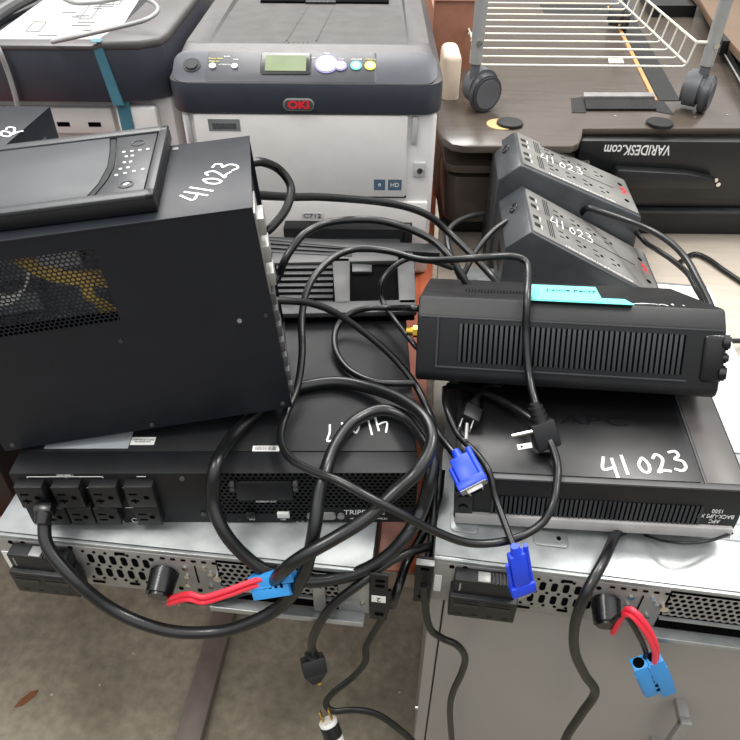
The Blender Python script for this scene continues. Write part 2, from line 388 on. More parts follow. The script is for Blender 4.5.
# ------------------------------------------------------------------ rackmount outlet unit (left, black)
U = thing('rack_power_supply', 'wide black rack power unit with eight outlets on top of the left silver server', 'power supply', (-.39, .5, .8333), .8)
UW, UD, UH = .444, .5, .086
part('chassis', black_rack, U, lambda b: box(b, 0, UW, .002, UD, 0, UH-.001, bev=.0006))
part('lid', black_rack, U, lambda b: (box(b, .001, UW-.001, .032, UD, UH-.001, UH+.0005, bev=.0004), box(b, 0, UW, .0, .031, UH-.001, UH, bev=.0004)))
part('rear_panel', black_rack, U, lambda b: (box(b, 0, .212, 0, .002, 0, UH-.001, bev=.0003), box(b, .212, .262, -.0006, .002, .030, .0), ) if False else (box(b, 0, .212, 0, .002, 0, UH-.001, bev=.0003)))
part('inner_dark', void, U, lambda b: box(b, .213, UW-.001, .0012, .0019, .001, UH-.002))
pg = part('perforated_panel', perf('black perforated', black_rack, .0062, .36), U, lambda b: box(b, .212, UW, -.0008, .0, .001, UH-.001))
part('blank_plate', black_rack, U, lambda b: box(b, .243, .305, -.003, -.0008, .043, .074, bev=.0004))
part('port_plate', black_rack, U, lambda b: box(b, .226, .30, -.0012, -.0007, .001, .017))
part('port_plate', black_rack, U, lambda b: box(b, .335, .44, -.0012, -.0007, .001, .026))
def out_dark(b, x0, z0, w, h):
    box(b, x0+.004, x0+.013, -.0122, -.0118, z0+h*.62, z0+h*.70); box(b, x0+.004, x0+.013, -.0122, -.0118, z0+h*.30, z0+h*.38)
    if h > .034: box(b, x0+.0075, x0+.0095, -.0122, -.0118, z0+h*.22, z0+h*.44)
    cyl(b, (x0+w-.009, -.0118, z0+h*.5), (x0+w-.009, -.0122, z0+h*.5), .0032, n=12)
for i, (x, z, w_, h_) in enumerate(((.006, .042, .030, .035), (.046, .042, .030, .035), (.086, .042, .030, .035), (.124, .042, .031, .035), (.024, .0105, .027, .030), (.053, .0105, .027, .030), (.082, .0105, .027, .030), (.127, .0105, .028, .030))):
    if i == 4: z, h_ = .0105, .030
    o = part('outlet', black_plastic, U, lambda b: box(b, x, x+w_, -.012, .001, z, z+h_, bev=.0009))
    part('socket_holes', void, o, lambda b: out_dark(b, x, z, w_, h_))
def lines(b):
    box(b, .018, .100, -.0004, 0, .0805, .0812)
    for x in (.018, .060, .100): box(b, x-.0003, x+.0004, -.0004, 0, .0785, .0812)
    box(b, .137, .147, -.0004, 0, .0805, .0812)
    for x in (.038, .078, .1175): box(b, x, x+.0065, -.0004, 0, .062, .0628)
    box(b, .113, .1265, -.0004, 0, .027, .0278)
part('panel_lines', white_print, U, lines)
part('serial_sticker', sticker, U, lambda b: box(b, .058, .106, -.0005, 0, .001, .0065))
text('serial_print', 'GA CPU 40K3 P6 G2 XL 74', .0042, dark_print, U, (.082, -.0007, .0037), (R(90), 0, 0), sx=.8)
text('bank_name', 'LOAD BANK 1', .0035, white_print, U, (.060, -.0004, .0832), (R(90), 0, 0), sx=.8)
text('maker_name', 'TRIPP·LITE', .0115, white_print, U, (.385, -.0013, .019), (R(90), 0, 0), sx=.9)
text('model_print', 'MODEL: SMART2200RMXL2U', .0038, white_print, U, (.39, -.0013, .0075), (R(90), 0, 0), sx=.9)
text('slot_print', 'ACCESSORY SLOT', .0036, white_print, U, (.274, -.0013, .039), (R(90), 0, 0), sx=.8)
text('port_print', 'USB', .0036, white_print, U, (.291, -.0013, .0065), (R(90), 0, 0))
text('port_print', 'EPO', .0036, white_print, U, (.255, -.0013, .0065), (R(90), 0, 0))
part('usb_port', sticker, U, lambda b: (box(b, .285, .299, -.004, -.0008, .012, .021, bev=.0005)))
part('epo_port', black_gloss, U, lambda b: (box(b, .25, .26, -.004, -.0008, .011, .023, bev=.0005), cyl(b, (.240, -.001, .0065), (.240, -.0015, .0065), .003, n=14)))
part('serial_port', silver_dull, U, lambda b: (prism(b, rrect(.329, .352, .009, .020, .004), 'y', -.004, -.0008), cyl(b, (.323, -.0045, .0145), (.323, -.0008, .0145), .0042, n=12), cyl(b, (.358, -.0045, .0145), (.358, -.0008, .0145), .0042, n=12)))
for x, z in ((.239, .071), (.239, .063), (.309, .071), (.309, .063), (.186, .078), (.2, .016)):
    part('screw', bezel_grey, U, lambda b: cyl(b, (x, .001, z), (x, -.0045 if x > .2 else -.0018, z), .003, n=12))
part('ground_mark', white_print, U, lambda b: (tube(b, [(.119+.0035*math.cos(t*PI/6), -.0004, .0045+.0035*math.sin(t*PI/6)) for t in range(13)], .0004, n=5, k=1, smooth=False), box(b, .127, .130, -.0004, 0, .004, .0048)))
iv = full(U).inverted()
p = iv @ az(266, 448.5, .92); part('barcode_sticker', sticker, U, lambda b: box(b, p.x-.015, p.x+.015, p.y-.004, p.y+.004, UH, UH+.0009))
part('barcode', dark_print, U, lambda b: [box(b, p.x-.012+i*.0012, p.x-.0116+i*.0012+random.uniform(0, .0005), p.y-.003, p.y+.003, UH+.0009, UH+.0011) for i in range(20)])
p1 = iv @ az(45, 446, .92); p2 = iv @ az(155, 441, .92)
part('silver_label', sticker_s, U, lambda b: box(b, p1.x, p2.x-.028, p1.y-.004, p1.y+.05, UH+.0005, UH+.0009))
part('warning_label', sticker, U, lambda b: box(b, p2.x-.027, p2.x, p2.y-.006, p2.y+.006, UH+.0005, UH+.0009))
text('warning_print', 'ATTENTION: EN CHARGE\nRisk of electric shock', .0028, dark_print, U, (p2.x-.0135, p2.y, UH+.001), (0, 0, 0), sx=.75)
e0 = iv @ az(384, 418, .92); e1 = iv @ az(312, 431, .92)
xd = (e1-e0); xd.z = 0; yd = Vector((xd.y, -xd.x, 0))*-1
scrawl('marker_number', '41017', .026, .0155, U, (e0.x, e0.y+.004, UH+.0005), xd, (xd.y*-1, xd.x, 0), (0, 0, 1), r=.0013)

# ------------------------------------------------------------------ black tower computer
TW = thing('desktop_computer', 'large black steel tower computer with a mesh window and handwritten number on its top', 'computer', (-.403, .528, .9205), rot=(Matrix.Rotation(R(8.78), 4, 'Z') @ Matrix.Rotation(R(-4.46), 4, 'Y')).to_euler())
w_, d_, h_ = .320, .163, .256; t_ = .0015
def shell(b):
    box(b, -.05, w_, d_-t_, d_, .004, h_-.0002); box(b, -.05, w_, 0, d_, .004, .004+t_)
    box(b, -.05, -.05+t_, 0, d_, .004, h_-.0002)
    box(b, w_-.006, w_-.0045, .002, d_-.002, .006, h_-.003)
# bottom-left front corner is visible, so the case starts at x=0
def shell(b):
    box(b, 0, w_, d_-t_, d_, .004, h_-.0002); box(b, 0, w_, t_, d_-t_, .004, .004+t_)
    box(b, 0, t_, t_, d_-t_, .004+t_, h_-.002)
    box(b, w_-.006, w_-.0045, t_, d_-t_, .004+t_, h_-.002)
part('case', black_case, TW, shell)
wx0, wx1, wz0, wz1 = .036, .172, .154, .236
part('side_panel', black_case, TW, lambda b: (box(b, 0, wx0, 0, t_, .004, h_-.002), box(b, wx1, w_, 0, t_, .004, h_-.002), box(b, wx0, wx1, 0, t_, .004, wz0), box(b, wx0, wx1, 0, t_, wz1, h_-.002)), angle=20)
part('mesh_window', perf('case perforated', black_case, .0048, .40), TW, lambda b: box(b, wx0, wx1, .0002, .0010, wz0, wz1))
part('top_panel', black_case, TW, lambda b: box(b, -.0005, w_+.0005, -.0008, d_+.0005, h_-.002, h_, bev=.0005))
for x in (.025, w_-.025):
    for y in (.02, d_-.02): part('foot', rubber_mat, TW, lambda b: cyl(b, (x, y, 0), (x, y, .005), .009, n=16))
for x, z, m_ in ((.011, .012, bezel_grey), (.163, .010, bezel_grey), (.310, .012, bezel_grey), (.285, .134, silver), (.165, .130, grey_plastic), (.312, .136, grey_plastic)):
    part('screw', m_, TW, lambda b: cyl(b, (x, .0005, z), (x, -.0014, z), .0024, n=12))
part('circuit_board', board_g, TW, lambda b: (box(b, .01, .2, .07, .074, .12, .245), box(b, .112, .150, .022, .07, .208, .24), box(b, .03, .09, .04, .07, .155, .175)))
def harness(b):
    for k in range(9):
        q = k*.003
        if k < 6: tube(b, [(.085+q*1.5, .03, .245), (.09+q, .02, .228+q*.3), (.112, .018+q*.4, .203+q*.9), (.138, .02, .190+q*.9), (.168, .02+q*.5, .182+q)], .0013, n=6, k=4)
        if k < 6: tube(b, [(.140+q*.9, .03, .195), (.141+q*.6, .02, .175), (.146+q*.8, .022, .165), (.150+q, .025, .15)], .0013, n=6, k=4)
part('wiring', yellow_w, TW, harness)
def harness2(b):
    for k in range(5):
        q = k*.004
        tube(b, [(.036, .03, .215-q*1.2), (.055, .02, .198-q), (.075, .02, .188-q*.5), (.095, .02, .20), (.103+q*.9, .03, .238)], .0011, n=6, k=4)
part('wiring', sticker, TW, harness2)
for i in range(7):
    z = .022+i*.0205
    part('slot_cover', bezel_grey, TW, lambda b: box(b, w_-.005, w_+.005, .002, .026, z, z+.014, bev=.0008))
part('io_shield', silver_dull, TW, lambda b: box(b, w_-.005, w_+.0015, .003, .048, .158, .248, bev=.0005))
for z_, z2_ in ((.222, .240), (.192, .210), (.165, .18)):
    part('metal_socket', silver_dull, TW, lambda b: box(b, w_, w_+.008, .006, .034, z_, z2_, bev=.0012))
part('video_socket', blue_v, TW, lambda b: box(b, w_, w_+.006, .04, .06, .15, .16, bev=.0008))
ivt = full(TW).inverted()
q0 = Vector((.274, .024, 0)); q1 = Vector((.309, .090, 0)); dx = q1-q0
scrawl('marker_number', '41023', .027, dx.length/4.75, TW, (q0.x, q0.y, h_), dx, (-dx.y, dx.x, 0), (0, 0, 1), r=.0014)
part('faint_label', grey_print, TW, lambda b: box(b, .239, .245, .150, .156, h_, h_+.0003))

# slim device lying on the tower
SB = thing('slim_player', 'flat black electronic device with a round-button panel lying on the tower computer', 'electronic device', (0, 0, 0))
Ms = full(TW) @ Matrix.Translation((.233-.350, .0190, .2568)) @ Matrix.Rotation(R(-.9), 4, 'Z')
SB.location = Ms.to_translation(); SB.rotation_euler = Ms.to_euler()
L_, D_, H_ = .352, .162, .0165
part('body', black_plastic, SB, lambda b: box(b, 0, L_, 0, D_, 0, H_-.003, bev=.002))
part('rim', grey_plastic, SB, lambda b: (box(b, 0, L_, 0, .014, H_-.004, H_+.001, bev=.0018), box(b, 0, L_, D_-.014, D_, H_-.004, H_+.001, bev=.0018), box(b, L_-.009, L_, .0, D_, H_-.004, H_+.001, bev=.0018)))
part('lid', mat('dark slate plastic', (46, 49, 53), .5, var=.05), SB, lambda b: prism(b, [(0, .0145), (L_-.062, .0145), (L_-.055, .04), (L_-.052, .076), (L_-.055, .112), (L_-.06, D_-.0145), (0, D_-.0145)], 'z', H_-.0035, H_-.0005, bev=.0008))
part('grip_slot', black_gloss, SB, lambda b: prism(b, [(L_-.061, .016), (L_-.056, .016), (L_-.049, .045), (L_-.046, .076), (L_-.049, .11), (L_-.054, D_-.016), (L_-.059, D_-.016), (L_-.0545, .11), (L_-.052, .076), (L_-.0545, .045)], 'z', H_-.003, H_-.0015))
cpnl = part('control_panel', grey_plastic, SB, lambda b: prism(b, [(L_-.054, .0155), (L_-.0105, .0155), (L_-.0105, D_-.0155), (L_-.053, D_-.0155), (L_-.047, .11), (L_-.044, .076), (L_-.047, .045)], 'z', H_-.0032, H_-.0008, bev=.0006))
for cx, cy in ((L_-.028, .030), (L_-.028, .125)):
    part('round_button', bezel_grey, cpnl, lambda b: tube(b, [(cx+.0065*math.cos(t*PI/8), cy+.0065*math.sin(t*PI/8), H_-.0006) for t in range(17)], .0009, n=6, k=1, smooth=False))
part('button_marks', sticker, cpnl, lambda b: [cyl(b, (x, y, H_-.0010), (x, y, H_-.0002), .0017, n=10) for x, y in [(L_-.04+.008*i, .053+.002*i) for i in range(4)]+[(L_-.04+.008*i, .106) for i in range(4)]+[(L_-.038, .066), (L_-.031, .067), (L_-.03, .08), (L_-.036, .08), (L_-.03, .094), (L_-.036, .094), (L_-.029, .03), (L_-.027, .032)]])

DBX = thing('shade_box', 'added dark box standing in for the shaded table at the left edge', 'box', (-.80, .56, .7505), 2)  # added box; its dark brown stands in for shade on the table
part('body', mat('shaded table brown', (34, 24, 20), .6), DBX, lambda b: box(b, 0, .345, 0, .2, 0, .13, bev=.004))
part('lid', MATS['shaded table brown'], DBX, lambda b: box(b, -.004, .349, -.004, .204, .1305, .14, bev=.003))
# black box behind on the left
q = az(50, 105, 1.13)
BB = thing('desktop_computer', 'black computer case with white marker digits behind the slim device at the left edge', 'computer', (q.x, q.y, .7505), 0)
ll = az(8, 141, 1.13)-q; ll.z = 0; ex = ll.normalized(); rr = Vector((-1, -.02, 0))
pts = [(0, 0), (ex.x*.26, ex.y*.26), (ex.x*.26-.2, ex.y*.26+.0), (-.2, 0)]
part('case', black_case, BB, lambda b: prism(b, pts, 'z', 0, .378, bev=.002))
part('badge', bezel_grey, BB, lambda b: box(b, -.012, .012, -.0015, 0, -.003, .003, M=Matrix.Translation((ex.x*.06+.0008, ex.y*.06-.0005, .35)) @ Matrix.Rotation(math.atan2(ex.y, ex.x), 4, 'Z')) if False else box(b, -.012, .012, -.0016, .0016, -.003, .003, M=Matrix.Translation((ex.x*.05, ex.y*.05, .345)) @ Matrix.Rotation(math.atan2(ex.y, ex.x), 4, 'Z')))
q0 = az(-16, 144, 1.1285)-Vector(BB.location); xx = (az(10, 136, 1.1285)-az(-16, 144, 1.1285))
scrawl('marker_number', '4102', .03, .0135, BB, (q0.x, q0.y, .378), xx, (-xx.y, xx.x, 0), (0, 0, 1), r=.0016)

# ------------------------------------------------------------------ printers
def printer_body(p, W, D, zb):
    part('body', printer_white, p, lambda b: box(b, 0, W, .004, D, .0, zb, bev=.008, M=None))
OK = thing('laser_printer', 'large white laser printer with charcoal top and green display at the back centre', 'printer', (-.324, 1.159, .7503), 0)
W, D = .437, .52
part('body', printer_white, OK, lambda b: box(b, 0.004, W-.004, .004, D, .0, .318, bev=.01, seg=3))
part('front_cover', printer_white, OK, lambda b: box(b, .026, .384, -.004, .006, .168, .315, bev=.003))
part('paper_tray', printer_white, OK, lambda b: (box(b, .012, W-.012, -.003, .006, .012, .158, bev=.003)))
part('cover_gap', void, OK, lambda b: box(b, .024, .386, -.0006, .0045, .1655, .168))
each('side_grip', printer_grey, OK, [lambda b: box(b, .012, .019, -.002, .005, .265, .312, bev=.002), lambda b: box(b, .391, .401, -.002, .005, .265, .312, bev=.002)])
part('key_recess', printer_grey, OK, lambda b: (box(b, .397, .418, -.001, .005, .205, .232, bev=.002)))
part('key_lock', chrome, OK, lambda b: cyl(b, (.408, -.001, .218), (.408, -.003, .218), .005, n=16))
band = rrect(-.009, W+.003, -.006, D, .035, n=8)
part('top_band', charcoal_front, OK, lambda b: prism(b, band, 'z', .316, .366, bev=.004))
# lid: front slope (control deck) and side ridges round a sunken output tray
def lid(b):
    x0, x1 = -.009, W+.003
    lo = rrect(x0, x1, -.006, D, .035, n=8); hi = rrect(x0+.022, x1-.022, .064, D, .02, n=8)
    A = [b.verts.new((x, y, .3655)) for x, y in lo]; B = [b.verts.new((x, y, .4045)) for x, y in hi]
    n = len(A)
    for i in range(n): b.faces.new((A[i], A[(i+1) % n], B[(i+1) % n], B[i]))
    hi2 = rrect(x0+.058, x1-.055, .072, D-.04, .012, n=8)
    Cc = [b.verts.new((x, y, .405)) for x, y in hi2]
    for i in range(n): b.faces.new((B[i], B[(i+1) % n], Cc[(i+1) % n], Cc[i]))
    Dd = [b.verts.new((x, y, .4015-.006*max(0, (y-.1))/.35)) for x, y in rrect(x0+.061, x1-.058, .075, D-.043, .01, n=8)]
    for i in range(n): b.faces.new((Cc[i], Cc[(i+1) % n], Dd[(i+1) % n], Dd[i]))
    b.faces.new(Dd); b.faces.new(A[::-1])
part('lid', charcoal_top, OK, lid, angle=50)
part('tray_rib', charcoal_top, OK, lambda b: [tube(b, [(x0, .10, .401), (x0+.022, .385, .3955)], .0016, n=6, smooth=False) for x0 in (.178, .228)]+[tube(b, [(.175+.008*i, .083, .4015), (.175+.008*i, .092, .4015)], .0012, n=5, smooth=False) for i in range(6)])
part('exit_slot', void, OK, lambda b: box(b, .10, .355, .37, .45, .38, .4005))
part('exit_rollers', black_plastic, OK, lambda b: [box(b, .12+.024*i, .132+.024*i, .40, .406, .39, .405, bev=.001) for i in range(9)]+[box(b, .19, .25, .365, .38, .384, .4015, bev=.001)])
sl = math.atan2(.3985-.3595, .070)
Mc = Matrix.Translation((0, -.006, .3655)) @ Matrix.Rotation(sl, 4, 'X')
def deck(x0, x1, y0, y1, h): return lambda b: prism(b, rrect(x0, x1, y0, y1, .005), 'z', 0, h, bev=.0004, M=Mc)
part('front_fascia', charcoal_front, OK, lambda b: prism(b, rrect(.0, W-.008, .001, .067, .022), 'z', -.001, .0007, bev=.0003, M=Mc))
part('control_deck', mat('control panel slate', (40, 42, 48), .4), OK, deck(.055, .330, .003, .066, .0012))
part('display_frame', black_gloss, OK, deck(.142, .224, .018, .062, .0026))
part('display', lcd, OK, lambda b: box(b, .150, .216, .024, .056, .0026, .0032, M=Mc))
def disc(x, y, r, h, z0=.0012, n=24): return lambda b: cyl(b, Mc @ Vector((x-.004, y+.006, z0)), Mc @ Vector((x-.004, y+.006, h)), r, n=n)
part('power_button', black_plastic, OK, lambda b: (cyl(b, Mc @ Vector((.030, .036, 0)), Mc @ Vector((.030, .036, .002)), .014, n=28), cyl(b, Mc @ Vector((.030, .036, 0)), Mc @ Vector((.030, .036, .004)), .0105, n=28, bev=.001)))
part('menu_pad', mat('lilac plastic', (132, 122, 172), .4), OK, lambda b: (disc(.253, .034, .0195, .0025)(b), disc(.276, .030, .0105, .003)(b)))
part('menu_buttons', printer_white, OK, lambda b: (disc(.253, .034, .0165, .0034)(b), disc(.276, .030, .008, .004)(b)))
part('menu_dividers', mat('violet line', (120, 110, 170), .5), OK, lambda b: (box(b, .2335, .265, .0395, .0405, .0034, .0037, M=Mc), box(b, .2435, .2445, .040, .055, .0034, .0037, M=Mc)))
part('online_button', mat('aqua plastic', (90, 190, 180), .4), OK, disc(.301, .031, .0092, .0028))
part('cancel_button', mat('lemon plastic', (205, 200, 70), .4), OK, disc(.324, .031, .0092, .0028))
each('button', printer_white, OK, [disc(.301, .031, .0058, .0035), disc(.324, .031, .0058, .0035), disc(.068, .028, .0055, .003), disc(.104, .028, .0050, .003)])
def dtext(s, x, y, size, m_=white_print): text('panel_print', s, size, m_, OK, (0, 0, 0), Mc @ Matrix.Translation((x-.004, y+.006, .0014)))
dtext('Power Save', .072, .044, .0048, mat('yellow print', (215, 205, 120), .6)); dtext('Wake Up', .07, .038, .0042, MATS['yellow print'])
dtext('Ready', .09, .048, .0042); dtext('ATTENTION', .088, .031, .0036); dtext('Help', .105, .042, .0045); dtext('Menu', .253, .056, .0042)
dtext('ON LINE', .302, .0445, .0045); dtext('CANCEL', .325, .0445, .0045, MATS['yellow print']); dtext('Back', .2315, .047, .004); dtext('Enter', .277, .045, .004)
part('badge', silver_dull, OK, lambda b: prism(b, rrect(.178, .229, .323, .343, .0098, n=8), 'y', -.009, -.005, bev=.0008))
part('badge_plate', bezel_grey, OK, lambda b: prism(b, rrect(.180, .227, .325, .341, .0078, n=8), 'y', -.0097, -.0088))
text('badge_name', 'OKI', .0165, red_print, OK, (.2035, -.0099, .333), (R(90), 0, 0), sx=1.25, ext=.0004, bold=.0007)
part('asset_sticker', mat('grey asset sticker', (120, 124, 122), .4), OK, lambda b: box(b, .050, .103, -.0046, -.004, .287, .307))
part('asset_barcode', dark_print, OK, lambda b: [box(b, .057+i*.002, .0582+i*.002, -.0049, -.0046, .290, .300) for i in range(20)])
each('energy_badge', mat('blue grey print', (70, 92, 112), .5), OK, [lambda b: box(b, .328, .348, -.0046, -.004, .182, .202), lambda b: box(b, .353, .377, -.0046, -.004, .182, .202)])
text('energy_print', 'HD', .011, sticker, OK, (.365, -.0048, .192), (R(90), 0, 0)); text('energy_print', 'e', .012, sticker, OK, (.338, -.0048, .193), (R(90), 0, 0))
part('model_plate', mat('light grey plate', (206, 204, 201), .5), OK, lambda b: box(b, .196, .236, -.0036, -.003, .124, .135))
text('model_name', 'C712', .0115, dark_print, OK, (.216, -.0039, .1295), (R(90), 0, 0), sx=1.3, ext=.0003)

LP = thing('laser_printer', 'white and charcoal printer with a strip of teal tape at the upper left', 'printer', (-.79, 1.2, .7503), 0)
W2 = .445
part('body', printer_white, LP, lambda b: (box(b, 0.004, W2-.004, .03, .55, 0, .32, bev=.008)))
part('tray_front', printer_white, LP, lambda b: (box(b, .05, .335, .012, .032, .20, .225, bev=.002), box(b, .05, .335, .016, .032, .255, .30, bev=.002), box(b, .05, .335, .008, .032, .02, .19, bev=.003), box(b, .345, W2-.03, .01, .032, .02, .305, bev=.004)))
part('tray_slots', void, LP, lambda b: [box(b, x, x+.022, .0155, .017, .268, .276) for x in (.17, .235, .29)]+[cyl(b, (.365, .0095, .27), (.365, .011, .27), .004, n=12)])
def lband(b): prism(b, [(0, 0), (W2-.10, 0), (W2-.035, .008), (W2-.004, .03), (W2, .06), (W2, .55), (0, .55)], 'z', .316, .402, bev=.004)
part('top_band', charcoal_front, LP, lband)
def llid(b):
    prism(b, [(0, -.002), (W2-.10, -.002), (W2-.105, .036), (0, .03)], 'z', .4005, .408, bev=.002)
    prism(b, [(W2-.104, -.002), (W2-.035, .006), (W2-.004, .028), (W2+.002, .06), (W2+.002, .55), (W2-.085, .55), (W2-.09, .12), (W2-.104, .03)], 'z', .3985, .414, bev=.006, seg=3)
    # right shoulder running back
part('lid', charcoal_top, LP, llid)
def sheet(b):
    n = 10; V = []
    for i in range(n+1):
        y = .034+i*.045; z = .4025+.035*math.sin(min(1, i/n*1.0)*PI/2)
        V.append([b.verts.new((x, y, z)) for x in (.145+.02*math.sin(i/n*PI/2)*3, W2-.088)])
    for a_, c_ in zip(V, V[1:]): b.faces.new((a_[0], a_[1], c_[1], c_[0]))
    bmesh.ops.solidify(b, geom=b.faces[:], thickness=.001)
part('label_sheet', mat('white glossy label', (236, 236, 234), .4, var=.02), LP, sheet)
def shp(y): return .4025+.035*math.sin((y-.034)/.45*PI/2)+.0012
def prt(b):
    random.seed(3)
    for k in range(26):
        x = random.uniform(.19, .31); y = random.uniform(.05, .36); l = random.uniform(.012, .035)
        tube(b, [(x, y, shp(y)), (x+l, y, shp(y))], .0007, n=5, smooth=False)
    for cx, cy, w, h in ((.20, .075, .022, .04), (.275, .13, .02, .07), (.315, .20, .012, .06)):
        P = [(cx, cy), (cx+w, cy), (cx+w, cy+h), (cx, cy+h), (cx, cy)]
        for u, v in zip(P, P[1:]): tube(b, [(u[0], u[1], shp(u[1])), (v[0], v[1], shp(v[1]))], .0006, n=5, smooth=False)
part('label_print', grey_print, LP, prt)
part('lid_arc', bezel_grey, LP, lambda b: tube(b, [(.125, .034, .405), (.132, .09, .418), (.15, .17, .428), (.18, .27, .434), (.22, .38, .438)], .011, n=10))
part('lid_panel', grey_plastic, LP, lambda b: prism(b, [(0, .034), (.118, .034), (.135, .15), (.2, .40), (0, .40)], 'z', .4005, .412, bev=.003))
part('tape', teal_tape, LP, lambda b: (prism(b, [(.348, .312), (.366, .312), (.352, .404), (.336, .404)], 'y', -.0006+.003, .0008+.0), prism(b, [(.348, .312), (.366, .312), (.352, .404), (.336, .404)], 'y', -.0016, -.0004), box(b, .335, .351, -.004, .014, .4138, .4146), box(b, .35, .372, .008, .0102, .24, .316)))
part('carton_corner', mat('orange brown tab', (196, 140, 96), .6), LP, lambda b: box(b, .330, .346, .004, .016, .235, .248, bev=.003))

# ------------------------------------------------------------------ right power units
AL = thing('battery_backup', 'black vented power backup with a white handwritten number lying on the right silver server', 'battery backup', (.101, .5185, .8205), rot=(R(-2.0), R(-3.6), R(-6.2)))
aw, ad, ah = .316, .205, .076
part('case', black_plastic, AL, lambda b: prism(b, [(.003, 0), (ad, 0), (ad, ah), (.0, ah), (0, .022)], 'x', 0, aw, bev=.003))
part('side_border', mat('brown grey plastic', (74, 70, 68), .42), AL, lambda b: box(b, aw-.043, aw-.003, .008, ad-.004, ah-.001, ah+.0006, bev=.0005))
part('top_panel', mat('smooth dark plastic', (13, 13, 15), .34), AL, lambda b: box(b, .006, aw-.05, .008, ad-.006, ah-.001, ah+.0012, bev=.0008))
part('trim_edge', MATS['light grey strip'] if 'light grey strip' in MATS else bezel_grey, AL, lambda b: (box(b, .002, aw-.002, -.001, .006, ah-.0016, ah+.0012, bev=.0006), box(b, aw-.046, aw-.044, .006, ad-.006, ah-.001, ah+.001)))
part('base_strip', mat('light grey strip', (170, 168, 166), .4), AL, lambda b: box(b, .002, aw-.004, -.0045, .004, .0, .0165, bev=.0015))
part('vent_recess', void, AL, lambda b: box(b, .042, aw-.042, -.0004, .001, .018, .048))
part('vent_ribs', grey_plastic, AL, lambda b: [box(b, .0425+i*.0052, .0455+i*.0052, -.0016, .0005, .018, .048) for i in range(45)])
part('button_panel', black_gloss, AL, lambda b: box(b, .0, .022, -.0025, .0, .016, .052, bev=.001))
for z in (.026, .043): part('round_button', black_gloss, AL, lambda b: cyl(b, (.011, -.0045, z), (.011, -.002, z), .0062, n=20, bev=.001))
text('side_print', 'APC\nBACK-UPS XS\n1500', .0085, white_print, AL, (aw-.026, -.0006, .033), Matrix.Rotation(R(90), 4, 'X') @ Matrix.Rotation(R(180), 4, 'Z'), sx=.75)
text('raised_logo', 'APC', .02, black_gloss, AL, (.165, .10, ah+.0012), Matrix.Identity(4), ext=.0004, sx=2.2)
iva = full(AL).inverted()
q0 = iva @ az(601, 477, .9); q1 = iva @ az(684, 474, .9); dd = q1-q0; dd.z = 0
scrawl('marker_number', '41023', .030, dd.length/4.9, AL, (q0.x+.004, q0.y-.007, ah+.0012), dd, (-dd.y, dd.x, 0), (0, 0, 1), r=.0019)

AU = thing('battery_backup', 'black vented power backup tilted on top of the other one, mint paper note on it', 'battery backup', (.055, .645, .934), rot=Euler((0, 0, 0)))
Mu = Matrix.Rotation(R(-8.7), 4, 'Z') @ Matrix.Rotation(R(-27.4), 4, 'X') @ Matrix.Rotation(R(-2.8), 4, 'Y')
AU.rotation_euler = Mu.to_euler()
uw, ud, uh = .353, .235, .101
def aucase(b):
    # box with a bevelled front face: outer outline at the back, inset outline forward
    pr = [(0, .006), (.006, -.003), (ud, -.003), (ud, uh), (.014, uh), (0, .078)]
    prism(b, pr, 'x', .0, uw, bev=.004)
part('case', black_plastic, AU, aucase, angle=30)
part('front_frame', grey_plastic, AU, lambda b: (box(b, .024, uw-.038, -.0024, .002, .016, .0182, bev=.0004), box(b, .004, uw-.004, -.001, .003, .0765, .0785, bev=.0004), box(b, .024, .0262, -.0022, .002, .016, .0775)))
part('vent_recess', void, AU, lambda b: box(b, .050, .309, -.0006, .001, .024, .071))
part('vent_ribs', grey_plastic, AU, lambda b: [box(b, .0505+i*.0060, .0541+i*.0060, -.0022, .0006, .024, .071, bev=.0003) for i in range(43)])
part('button_panel', black_gloss, AU, lambda b: box(b, uw-.025, uw+.002, -.003, .02, .016, .074, bev=.006, seg=3))
for z_, r_ in ((.064, .009), (.028, .009), (.046, .006)):
    part('round_button', black_gloss, AU, lambda b: cyl(b, (uw-.003, .004, z_), (uw+.006, .001, z_), r_, n=20, bev=.002))
part('gold_socket', brass, AU, lambda b: (cyl(b, (.0, .02, .055), (-.006, .02, .055), .0075, n=6), cyl(b, (-.006, .02, .055), (-.014, .02, .055), .0055, n=18)))
part('top_fins', black_plastic, AU, lambda b: [box(b, .055+i*.004, .057+i*.004, .07, .076, uh-.001, uh+.004) for i in range(22)])
part('top_marks', white_ink, AU, lambda b: [tube(b, [(.255+.012*i+random.uniform(-.01, .01), .02+random.uniform(0, .02), uh+.0003), (.262+.012*i, .03, uh+.0003), (.27+.010*i, .018+random.uniform(0, .02), uh+.0003)], .0011, n=5, k=3, flat=.3, flat_axis=(0, 0, 1)) for i in range(5)])
Mn = full(AU)
NT = tag(part('paper_note', teal_note, None, lambda b: (box(b, .132, .250, .008, .06, uh+.0004, uh+.001, M=Mn), prism(b, [(.012, uh+.0012), (.075, uh+.012), (.075, uh+.0128), (.012, uh+.0019)], 'x', .134, .216, M=Mn))), 'mint green folded paper note on the tilted battery backup', 'paper')
text('note_print', 'Lynne Pentz', .012, dark_print, NT, (0, 0, 0), Mn @ Matrix.Translation((.183, .05, uh+.0098)) @ Matrix.Rotation(R(9.6), 4, 'X'), sx=1.0)

WS = thing('glare_sheet', 'added white sheet standing in for the glare on the right silver server lid', 'sheet', (0, 0, 0))  # added sheet; its white stands in for glare on the server lid
WS.location = full(SR) @ Vector((.25, .22, .0835)); WS.rotation_euler = (0, 0, R(-7.7))
part('sheet', mat('glare white', (208, 208, 206), .35, var=.03), WS, lambda b: (prism(b, [(0, 0), (.185, 0), (.185, .398), (.01, .398)], 'z', 0, .0012), prism(b, [(0, .0), (.185, .0), (.185, .006), (.0, .006)], 'z', .0012, .0016)))
